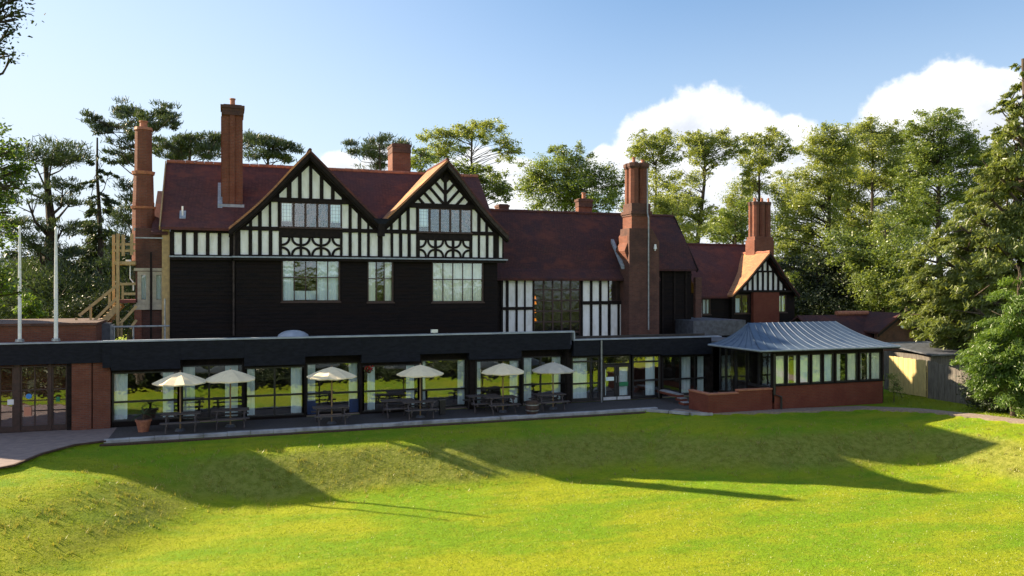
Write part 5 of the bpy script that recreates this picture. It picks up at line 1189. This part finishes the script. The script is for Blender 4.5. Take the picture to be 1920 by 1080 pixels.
def make_tree(name, label, cat, t, tpx, tbase, ttop, blobs, style='broad', leaf='leaf_mid', bark='bark', tr=0.35, dens=110, size=0.17, seed=1, group=None, dj=1.0, lean=0.0, limbs=True):
    r = np.random.default_rng(seed); base = PT(tpx, HY, t); base.z = 0.0; bx_, by_ = PT(tpx+lean, HY, t).xy
    T = thing(name, label, cat, (base.x, base.y, -0.05), group)
    top = PT(ttop[0], ttop[1], t); k = t/FPX
    mb = MB(); n = 7; pts = []; rad = []
    for i in range(n):
        f = i/(n-1); p = Vector(base).lerp(top, f); w = 0.0 if i in (0,) else 0.25*math.sin(f*9+seed)*tr*1.5; pts.append((p.x+w*CS, p.y-w*SN, p.z if i else -0.2)); rad.append(tr*(1-0.82*f)+(tr*0.35 if i == 0 else 0))
    mb.tube(pts, rad, 8)
    bl = []
    if style == 'broad' and t > 55:      # ragged outline: smaller outlying sprays round each mass
        ex = []
        for (px, py, ax, az) in blobs:
            for _ in range(3):
                an = r.uniform(0, 2*math.pi); f = r.uniform(0.3, 0.62); ex.append((px+math.cos(an)*ax*1.75, py+math.sin(an)*az*1.75, ax*f, az*f))
        blobs = list(blobs)+ex
    for (px, py, ax, az) in blobs:
        q_ = {'broad': 1.55, 'pine': 1.55, 'spray': 1.75}[style] if t > 20 else 1.15; ax *= q_; az *= q_
        c = PT(px, py, t + r.uniform(-1, 1)*dj*max(1.0, ax*k)); bl.append((tuple(c), ax*k, max(ax, az)*k*0.9, az*k))
        if limbs:
            hz_ = min(max(c.z-0.5-abs(ax*k)*0.9, 1.0), top.z*0.97)
            f = hz_/max(top.z, 1); f = min(max(f, 0.05), 0.97); q0 = Vector(base).lerp(top, f); q0.z = hz_; mid = q0.lerp(c, 0.5)+Vector((r.normal()*0.2, r.normal()*0.2, -0.12*(c-q0).length if style != 'broad' else 0.06*(c-q0).length))
            rr0 = max(0.035, tr*(1-0.82*f)*0.42); mb.tube([q0, mid, c], [rr0, rr0*0.65, rr0*0.3], 5)
            for _ in range(4):
                e_ = Vector(c)+Vector((r.normal()*ax*k*.55, r.normal()*ax*k*.5, r.normal()*az*k*.5)); mb.tube([mid.lerp(c, r.uniform(0.2, 0.9)), e_], [rr0*0.35, 0.015], 4)
    mb.build('trunk', M[bark], T)
    fn = 0.72 if style == 'broad' and t > 20 else 1.0
    foliage('crown', bl, style, r, dens/fn**2*1.05, size, M[leaf], T, (bx_, by_), fn)
    return T
def B(*a): return list(a)
# --- left side
make_tree('cedar_tree', 'dark flat topped cedar at the left behind the flagpoles', 'tree', 58, 86, 600, (92,300),
  [(100,283,46,13),(58,292,40,11),(135,300,14,9),(30,330,26,9),(118,345,34,8),(50,372,36,9),(135,378,24,8),(20,418,34,11),(120,425,30,9),(62,450,30,12),(130,472,22,9),(70,505,44,16),(112,540,44,28),(60,560,56,28),(105,590,66,24),(20,590,50,18)], 'pine', 'needle', 'barkdark', 0.75, 230, 0.17, 2, 'trees behind the left end of the house')
make_tree('ivy_clad_pine', 'slim spruce with a bare dead top between the cedar and the tall pine', 'tree', 60, 188, 600, (184,258),
  [(196,304,18,4),(203,328,16,5),(176,343,14,4),(200,375,16,7),(182,398,22,9),(172,428,24,10),(196,446,22,12),(178,478,30,15),(192,515,32,18),(176,548,40,20),(190,585,44,24),(150,590,36,22)], 'spray', 'needle', 'barkdark', 0.32, 280, 0.15, 3, 'trees behind the left end of the house')
make_tree('scots_pine', 'tallest pine with windswept plates of needles behind the slender left chimney', 'tree', 57, 250, 600, (262,205),
  [(228,200,12,9),(243,210,20,8),(278,214,32,7),(312,204,20,8),(268,226,32,7),(174,222,12,6),(162,214,7,6),(200,236,26,7),(238,240,34,8),(295,232,30,6),(318,222,14,5),(190,246,16,5),(240,262,24,8),(225,282,16,7),(246,300,13,10),(218,302,14,5),(236,345,14,9),(248,378,16,12),(236,412,18,14),(250,452,18,22),(240,500,24,28),(246,560,28,32)], 'pine', 'needle', 'bark', 0.42, 260, 0.17, 4, 'trees behind the left end of the house')
make_tree('pine_tree', 'spreading pine showing above the main roof left of the first chimney', 'tree', 68, 350, 600, (355,262),
  [(312,276,22,8),(338,268,24,8),(368,264,26,9),(398,262,22,9),(356,284,34,8),(392,284,26,9),(322,292,26,7),(300,262,8,5),(414,274,14,9)], 'pine', 'needle', 'bark', 0.4, 260, 0.18, 5, 'pines behind the main roof')
make_tree('pine_tree', 'spreading pine showing above the main roof right of the first chimney', 'tree', 66, 500, 600, (500,268),
  [(466,268,12,12),(488,262,22,8),(515,266,20,8),(540,276,20,6),(558,280,10,5),(478,286,22,9),(512,288,26,6),(532,297,24,4)], 'pine', 'needle', 'bark', 0.4, 260, 0.18, 6, 'pines behind the main roof')
make_tree('pine_tree', 'small round pine between the two front gables beside the square chimney', 'tree', 62, 705, 600, (712,270),
  [(660,270,7,9),(663,286,9,8),(688,280,10,9),(706,274,14,9),(728,262,16,8),(742,272,12,8),(710,294,18,10),(700,310,16,8),(757,270,6,5)], 'pine', 'needle', 'bark', 0.3, 260, 0.16, 7, 'pines behind the main roof')
make_tree('young_tree', 'small dark leafed tree just left of the right gable peak', 'tree', 64, 790, 600, (790,290), [(782,296,12,9),(796,288,10,8),(788,308,14,9)], 'broad', 'leaf_mid', 'bark', 0.2, 160, 0.15, 8)
G = 'trees behind the hall and service wings'
make_tree('willow_tree', 'airy pale green tree rising just right of the right gable peak', 'tree', 74, 884, 600, (886,250),
  [(826,268,22,13),(846,254,18,9),(838,282,18,9),(886,236,18,10),(902,248,22,10),(930,256,18,8),(950,272,14,9),(946,290,14,8),(812,288,13,8),(862,246,12,6)], 'broad', 'leaf_light', 'bark', 0.32, 135, 0.16, 9, G)
make_tree('oak_tree', 'bright mid green bushy tree low against the right gable slope', 'tree', 62, 905, 600, (898,330),
  [(880,322,18,9),(902,334,22,11),(926,346,18,11),(900,352,22,10),(868,310,10,7),(935,362,14,8)], 'broad', 'leaf_mid', 'bark', 0.3, 190, 0.15, 10, G)
make_tree('oak_tree', 'rounded leafy tree behind the hall ridge between the two small chimneys', 'tree', 80, 1060, 600, (1062,320),
  [(1008,322,20,15),(1032,306,20,13),(1058,300,20,13),(1048,286,10,8),(1088,312,20,13),(1030,342,26,17),(1070,340,26,16),(1108,332,20,14),(1135,340,18,13),(1156,350,16,13),(998,350,16,14),(1100,366,26,14),(1142,376,26,13),(1020,376,30,16),(1060,378,30,14),(1088,284,6,8)], 'broad', 'leaf_mid', 'bark', 0.4, 115, 0.17, 11, G)
make_tree('willow_tree', 'pale green tree directly behind the great hall chimney', 'tree', 84, 1232, 600, (1228,300),
  [(1204,268,16,10),(1222,262,18,10),(1250,264,16,10),(1215,286,16,10),(1238,290,14,10),(1190,288,14,8),(1232,332,16,14),(1222,362,20,14),(1212,392,24,16),(1245,398,20,15),(1262,300,12,9)], 'broad', 'leaf_light', 'bark', 0.35, 120, 0.17, 12, G)
make_tree('willow_tree', 'leaning pale green tree with a bare forked limb right of the hall ridge end', 'tree', 76, 1296, 600, (1322,280),
  [(1292,268,18,11),(1318,262,20,10),(1344,262,20,10),(1370,272,16,9),(1384,284,10,6),(1300,286,18,10),(1336,282,18,9),(1322,302,14,9),(1302,330,15,11),(1290,356,16,11),(1278,384,20,12),(1300,404,22,12),(1278,420,24,12),(1326,398,12,8),(1352,302,10,6)], 'broad', 'leaf_light', 'barkdark', 0.42, 130, 0.16, 13, G)
make_tree('willow_tree', 'single tall pale tree above the clustered chimney of the service wing', 'tree', 82, 1416, 600, (1424,290),
  [(1418,272,18,10),(1442,262,18,10),(1466,264,14,8),(1430,292,20,11),(1452,286,16,9),(1412,312,14,9),(1432,318,16,8),(1410,340,15,9),(1404,354,10,6),(1478,282,9,6)], 'broad', 'leaf_light', 'barkdark', 0.35, 130, 0.17, 14, G)
make_tree('oak_tree', 'low leafy green tree left of the clustered chimney', 'tree', 72, 1378, 600, (1380,400),
  [(1368,420,22,12),(1386,402,16,12),(1356,440,18,9),(1390,432,18,13)], 'broad', 'leaf_mid', 'bark', 0.25, 150, 0.16, 15, G)
make_tree('oak_tree', 'big many branched green tree right of the clustered chimney', 'tree', 78, 1545, 600, (1560,300),
  [(1516,286,12,8),(1530,262,20,13),(1562,254,20,11),(1592,264,18,12),(1540,288,20,13),(1574,286,20,12),(1520,318,18,12),(1500,388,20,12),(1552,318,20,14),(1528,348,22,13),(1560,352,16,11),(1512,372,22,12),(1548,394,22,12),(1486,418,20,13),(1524,426,24,13),(1490,448,24,13),(1568,440,24,15),(1540,466,28,14),(1500,478,26,13),(1560,500,34,16),(1506,512,32,16)], 'broad', 'leaf_light', 'barkdark', 0.4, 125, 0.17, 16, G)
make_tree('ash_tree', 'tall pale green tree with a bare dark stem right of the big branched tree', 'tree', 84, 1640, 600, (1636,270),
  [(1612,246,16,10),(1636,240,20,11),(1662,246,20,12),(1684,260,16,11),(1628,270,22,13),(1660,274,22,13),(1606,290,16,10),(1644,302,22,13),(1676,300,16,12),(1620,332,20,10),(1662,340,18,9),(1630,410,18,12),(1600,430,22,13),(1660,430,20,14)], 'broad', 'leaf_light', 'barkdark', 0.35, 125, 0.17, 17, G)
make_tree('ash_tree', 'tall domed green tree between the bare stemmed tree and the great conifer', 'tree', 72, 1760, 600, (1762,250),
  [(1722,246,16,10),(1744,228,20,12),(1768,222,16,9),(1790,240,20,13),(1740,254,22,13),(1774,260,24,14),(1812,262,16,10),(1824,284,18,13),(1718,282,18,12),(1752,290,26,15),(1794,294,24,15),(1730,316,24,14),(1772,326,26,14),(1812,322,22,15),(1706,340,18,11),(1742,346,26,12),(1850,300,14,14),(1716,388,26,14),(1760,380,28,16)], 'broad', 'leaf_mid', 'barkdark', 0.4, 130, 0.16, 18, G)
make_tree('yew_tree', 'dark rounded yew behind the service wing roof end', 'tree', 66, 1530, 600, (1530,500),
  [(1506,545,28,18),(1540,530,30,20),(1580,545,30,20),(1610,520,30,22),(1560,572,50,20),(1620,562,40,24),(1520,590,50,18),(1500,500,18,12),(1650,500,30,22)], 'broad', 'leaf_dark', 'barkdark', 0.35, 200, 0.16, 19)
make_tree('holly_tree', 'mid green bushy tree filling the gap above the brick outbuilding', 'tree', 62, 1660, 600, (1662,430),
  [(1640,470,26,16),(1672,446,24,16),(1700,430,22,14),(1660,500,32,20),(1690,480,30,20),(1640,540,34,20),(1690,530,36,24),(1600,480,24,16),(1710,560,36,22),(1580,450,20,12)], 'broad', 'leaf_mid', 'barkdark', 0.35, 170, 0.15, 20)
make_tree('lime_tree', 'pale leafy tree filling the gap behind the big branched tree', 'tree', 92, 1590, 600, (1592,290),
  [(1572,300,18,14),(1600,290,18,14),(1584,330,22,16),(1610,336,18,14),(1570,364,24,16),(1604,372,24,16),(1584,404,28,18),(1620,384,18,12),(1640,440,30,18)], 'broad', 'leaf_light', 'bark', 0.35, 120, 0.18, 31, G)
make_tree('lime_tree', 'mid green leafy tree between the bare stemmed tree and the domed one', 'tree', 88, 1700, 600, (1700,270),
  [(1696,280,16,12),(1690,312,20,14),(1712,350,24,16),(1686,360,22,16),(1700,396,28,18),(1672,400,22,16),(1730,410,28,18)], 'broad', 'leaf_mid', 'bark', 0.35, 130, 0.18, 32, G)
make_tree('lime_tree', 'mid green tree half hidden behind the top of the great conifer', 'tree', 74, 1850, 600, (1846,290),
  [(1836,300,20,12),(1862,312,20,14),(1842,336,26,16),(1872,350,26,18),(1800,372,26,14),(1840,372,30,16)], 'broad', 'leaf_mid', 'bark', 0.3, 130, 0.17, 33, G)
make_tree('lime_tree', 'pale green tree low between the leaning tree and the clustered chimney', 'tree', 90, 1392, 600, (1392,330),
  [(1384,352,16,12),(1398,378,18,13),(1376,384,16,12),(1362,410,18,12),(1340,430,22,12),(1398,410,16,12)], 'broad', 'leaf_light', 'bark', 0.25, 120, 0.17, 35, G)
make_tree('lime_tree', 'pale green tree just right of the clustered chimney, its top level with the flue pots', 'tree', 90, 1476, 600, (1476,330),
  [(1470,340,16,11),(1484,362,20,13),(1464,372,12,11),(1476,394,18,14),(1466,418,16,14),(1480,440,22,14)], 'broad', 'leaf_light', 'bark', 0.25, 120, 0.17, 36, G)
make_tree('oak_tree', 'low leafy tree between the great hall chimney and the hall roof end', 'tree', 70, 1262, 600, (1262,400),
  [(1246,372,16,10),(1268,388,18,12),(1284,440,20,12),(1250,400,16,10)], 'broad', 'leaf_light', 'bark', 0.22, 140, 0.15, 34, G)
# --- great conifer on the right
make_tree('great_conifer', 'huge olive green conifer filling the right edge, its dark tip against the cloud', 'tree', 46, 1925, 700, (1926,110),
  [(1912,124,9,4),(1918,140,8,5),(1892,178,12,5),(1908,190,14,6),(1884,196,12,5),(1900,212,18,7),(1876,206,10,4),(1912,232,20,10),(1886,232,18,7),(1872,252,16,7),(1900,262,22,12),(1868,286,18,10),(1894,300,24,15),(1850,312,18,11),(1876,338,26,15),(1912,340,22,22),(1838,352,22,13),(1862,384,28,16),(1820,392,24,14),(1900,396,26,22),(1800,424,26,14),(1846,430,30,17),(1772,446,26,14),(1884,452,30,22),(1748,474,26,14),(1806,474,32,18),(1726,502,26,14),(1776,512,32,17),(1838,500,34,20),(1704,530,24,12),(1746,544,30,17),(1800,552,34,19),(1862,552,36,24),(1690,556,16,10),(1728,580,28,14),(1778,594,34,18),(1832,604,36,22),(1760,626,28,13),(1806,642,30,14),(1910,500,24,30),(1880,420,34,30),(1850,470,34,26),(1890,540,40,34),(1820,560,36,26),(1850,630,44,30),(1790,570,34,24),(1830,690,40,24),(1790,668,28,16),(1905,350,24,26),(1740,610,24,14),(1916,160,12,9),(1918,210,20,14),(1906,246,24,14),(1914,290,28,20),(1884,318,22,14)], 'spray', 'needle_ol', 'bark', 0.6, 400, 0.115, 21, dj=1.2)
make_tree('cypress_tree', 'fresh bright green conifer low at the right edge beneath the great one', 'tree', 37, 1900, 760, (1912,500),
  [(1914,508,10,18),(1900,548,20,18),(1918,580,20,28),(1884,590,22,20),(1902,630,32,26),(1868,636,24,18),(1846,664,26,16),(1884,676,36,22),(1828,684,20,12),(1916,690,26,32),(1862,706,30,16),(1900,730,34,20),(1860,664,30,20),(1922,640,26,40),(1880,700,30,24)], 'spray', 'needle_br', 'bark', 0.12, 1100, 0.068, 22, dj=0.7)
make_tree('laurel_bush', 'dark evergreen shrub at the end of the grey board fence', 'shrub', 38.5, 1880, 770, (1880,740),
  [(1842,724,18,16),(1866,728,26,22),(1900,730,28,26),(1846,748,22,15),(1884,754,34,18),(1822,742,10,12)], 'broad', 'leaf_dark', 'barkdark', 0.10, 420, 0.10, 23, dj=0.6)
make_tree('garden_shrub', 'small pale green shrub at the corner of the bright board panel', 'shrub', 41.5, 1676, 745, (1676,720), [(1676,718,7,10),(1682,734,7,8)], 'broad', 'leaf_light', 'bark', 0.03, 500, 0.07, 24, dj=0.2)
make_tree('garden_shrub', 'yellow green shrub behind the brick block between the two flagpoles', 'shrub', 46, 58, 600, (58,580), [(58,560,10,14),(54,586,13,14),(66,598,12,10)], 'spray', 'needle_br', 'bark', 0.08, 400, 0.11, 25, dj=0.3)
make_tree('laurel_bush', 'dark evergreen shrub behind the lower flight of the timber stair', 'shrub', 50, 170, 600, (170,570), [(150,590,26,20),(190,580,26,24),(215,600,24,24),(120,596,20,16)], 'broad', 'leaf_dark', 'barkdark', 0.15, 240, 0.13, 26, dj=0.5)
make_tree('yew_tree', 'dense dark yew low behind the flagpoles beneath the cedar', 'tree', 64, 70, 600, (72,480),
  [(30,520,26,20),(66,500,26,20),(104,516,26,20),(50,550,34,22),(92,556,34,22),(126,545,22,22),(16,570,26,20),(80,590,60,18)], 'broad', 'leaf_dark', 'barkdark', 0.3, 200, 0.16, 37)
make_tree('yew_tree', 'dense dark yew behind the timber stair beneath the slim spruce', 'tree', 66, 205, 600, (205,450),
  [(178,500,20,18),(204,474,20,18),(226,500,20,22),(196,524,28,20),(232,540,22,22),(168,556,26,22),(206,560,34,22),(236,580,24,20)], 'broad', 'leaf_dark', 'barkdark', 0.3, 200, 0.16, 38)
# --- near trees at the left edge
make_tree('overhanging_tree', 'near tree whose dark twigs hang into the top left corner', 'tree', 15.0, -150, 900, (-60,-60),
  [(12,4,16,9),(36,-2,9,6),(24,22,13,7),(10,40,8,10),(28,34,7,7),(20,60,7,9),(4,80,6,7),(10,98,6,6),(20,112,6,4),(-20,20,26,30),(-30,90,24,30),(-60,0,60,60)], 'broad', 'leaf_dark', 'barkdark', 0.22, 1500, 0.055, 27, dj=0.25)
make_tree('maple_tree', 'near leafy green tree at the left edge, lit from behind', 'tree', 17.5, -170, 900, (-100,200),
  [(-4,250,12,14),(8,288,18,13),(32,276,10,9),(20,312,22,12),(40,322,9,8),(4,340,22,14),(28,346,14,8),(40,344,6,10),(6,372,16,14),(16,398,8,12),(-2,430,10,12),(4,512,14,8),(10,540,14,8),(34,550,10,5),(-8,560,14,10),(-50,320,44,90),(-50,500,44,70)], 'broad', 'leaf_near', 'bark', 0.20, 1300, 0.06, 28, dj=0.25)
# --- trees at the viewer's back: not in the picture themselves, they are what the windows reflect
rb = np.random.default_rng(40)
def back_tree(x, y, label, copy_of=None):
    if copy_of is None:
        T = thing('garden_oak', label, 'tree', (x, y, -1.9), 'oaks across the lawn from the house')
        MB().tube([(x, y, -2.1), (x+.2, y, 2), (x, y+.2, 5)], [0.5, 0.35, 0.12], 8).build('trunk', M['bark'], T)
        bl = [((x+rb.normal()*2.6, y+rb.normal()*2.0, rb.uniform(-1.2, 5)), 2.2, 2.0, 1.5) for _ in range(26)]
        foliage('crown', bl, 'broad', rb, 40, 0.38, M['leaf_mid'], T, (x, y)); return T
    T = copy_of.copy(); COL.objects.link(T); T.location = (x, y, -1.9); T['label'] = label; T.rotation_euler = (0, 0, rb.uniform(0, 6)); s = rb.uniform(0.85, 1.2); T.scale = (s, s, s)
    for ch in copy_of.children: c = ch.copy(); COL.objects.link(c); c.parent = T
    return T
nm = 'westernmost second third fourth fifth sixth seventh eighth ninth tenth easternmost'.split()
bt = None
for w_, (x, y) in zip(nm, ((-23, -16), (-14, -19), (-6, -23), (2, -19), (10, -24), (17, -19), (25, -23), (33, -19), (41, -22), (50, -18), (58, -14))):
    q = back_tree(x, y, w_ + ' oak of the row across the lawn, facing the house', bt); bt = bt or q
# clipped laurel bushes closing the lawn on the viewer's side: the dark band the terrace windows reflect
hb = None
nm2 = 'first second third fourth fifth sixth seventh eighth ninth tenth eleventh twelfth thirteenth fourteenth fifteenth sixteenth seventeenth'.split()
for i, w_ in enumerate(nm2):
    x = -20 + i*4.6 + rb.uniform(-.6, .6); y = 9.6 + rb.uniform(-.6, .6)
    lab = w_ + ' dark laurel from the drive in the row across the lawn'
    if hb is None:
        hb = thing('laurel_shrub', lab, 'shrub', (x, y, -1.9), 'laurels across the lawn from the house')
        MB().tube([(x, y, -2.1), (x, y, 0.3)], [0.15, 0.05], 6).build('trunk', M['barkdark'], hb)
        bl = [((x+rb.normal()*1.6, y+rb.normal()*0.8, rb.uniform(-1.7, -0.1)), 0.9, 0.8, 0.5) for _ in range(26)]
        foliage('crown', bl, 'broad', rb, 120, 0.22, M['leaf_dark'], hb, (x, y))
    else:
        T = hb.copy(); COL.objects.link(T); T.location = (x, y, -1.9); T['label'] = lab; s_ = rb.uniform(0.9, 1.2); vis = 2 < x < 20; T.scale = (s_, 1, 0.7 if vis else 1.3); T.location.z = float(gz(np.array([[x, y]]))[0])-0.1
        for ch in hb.children: q = ch.copy(); COL.objects.link(q); q.parent = T
# far wood closing the horizon
rw = np.random.default_rng(50); bl = []
for i in range(150):
    px = rw.uniform(-500, 2400); t = rw.uniform(105, 150); bl.append((tuple(PT(px, HY, t)), 3.2, 3, 2.3))
bl = [((c[0], c[1], rw.uniform(0.5, 7.5)), a, b, d) for (c, a, b, d) in bl]
fw = foliage('distant_woodland', bl, 'broad', rw, 22, 0.5, M['leaf_mid'], None, (0, 0)); fw['kind'] = 'stuff'; tagp(fw, 'far green wood closing the horizon behind the house', 'woodland')
print('leaf tris', TRI[0])
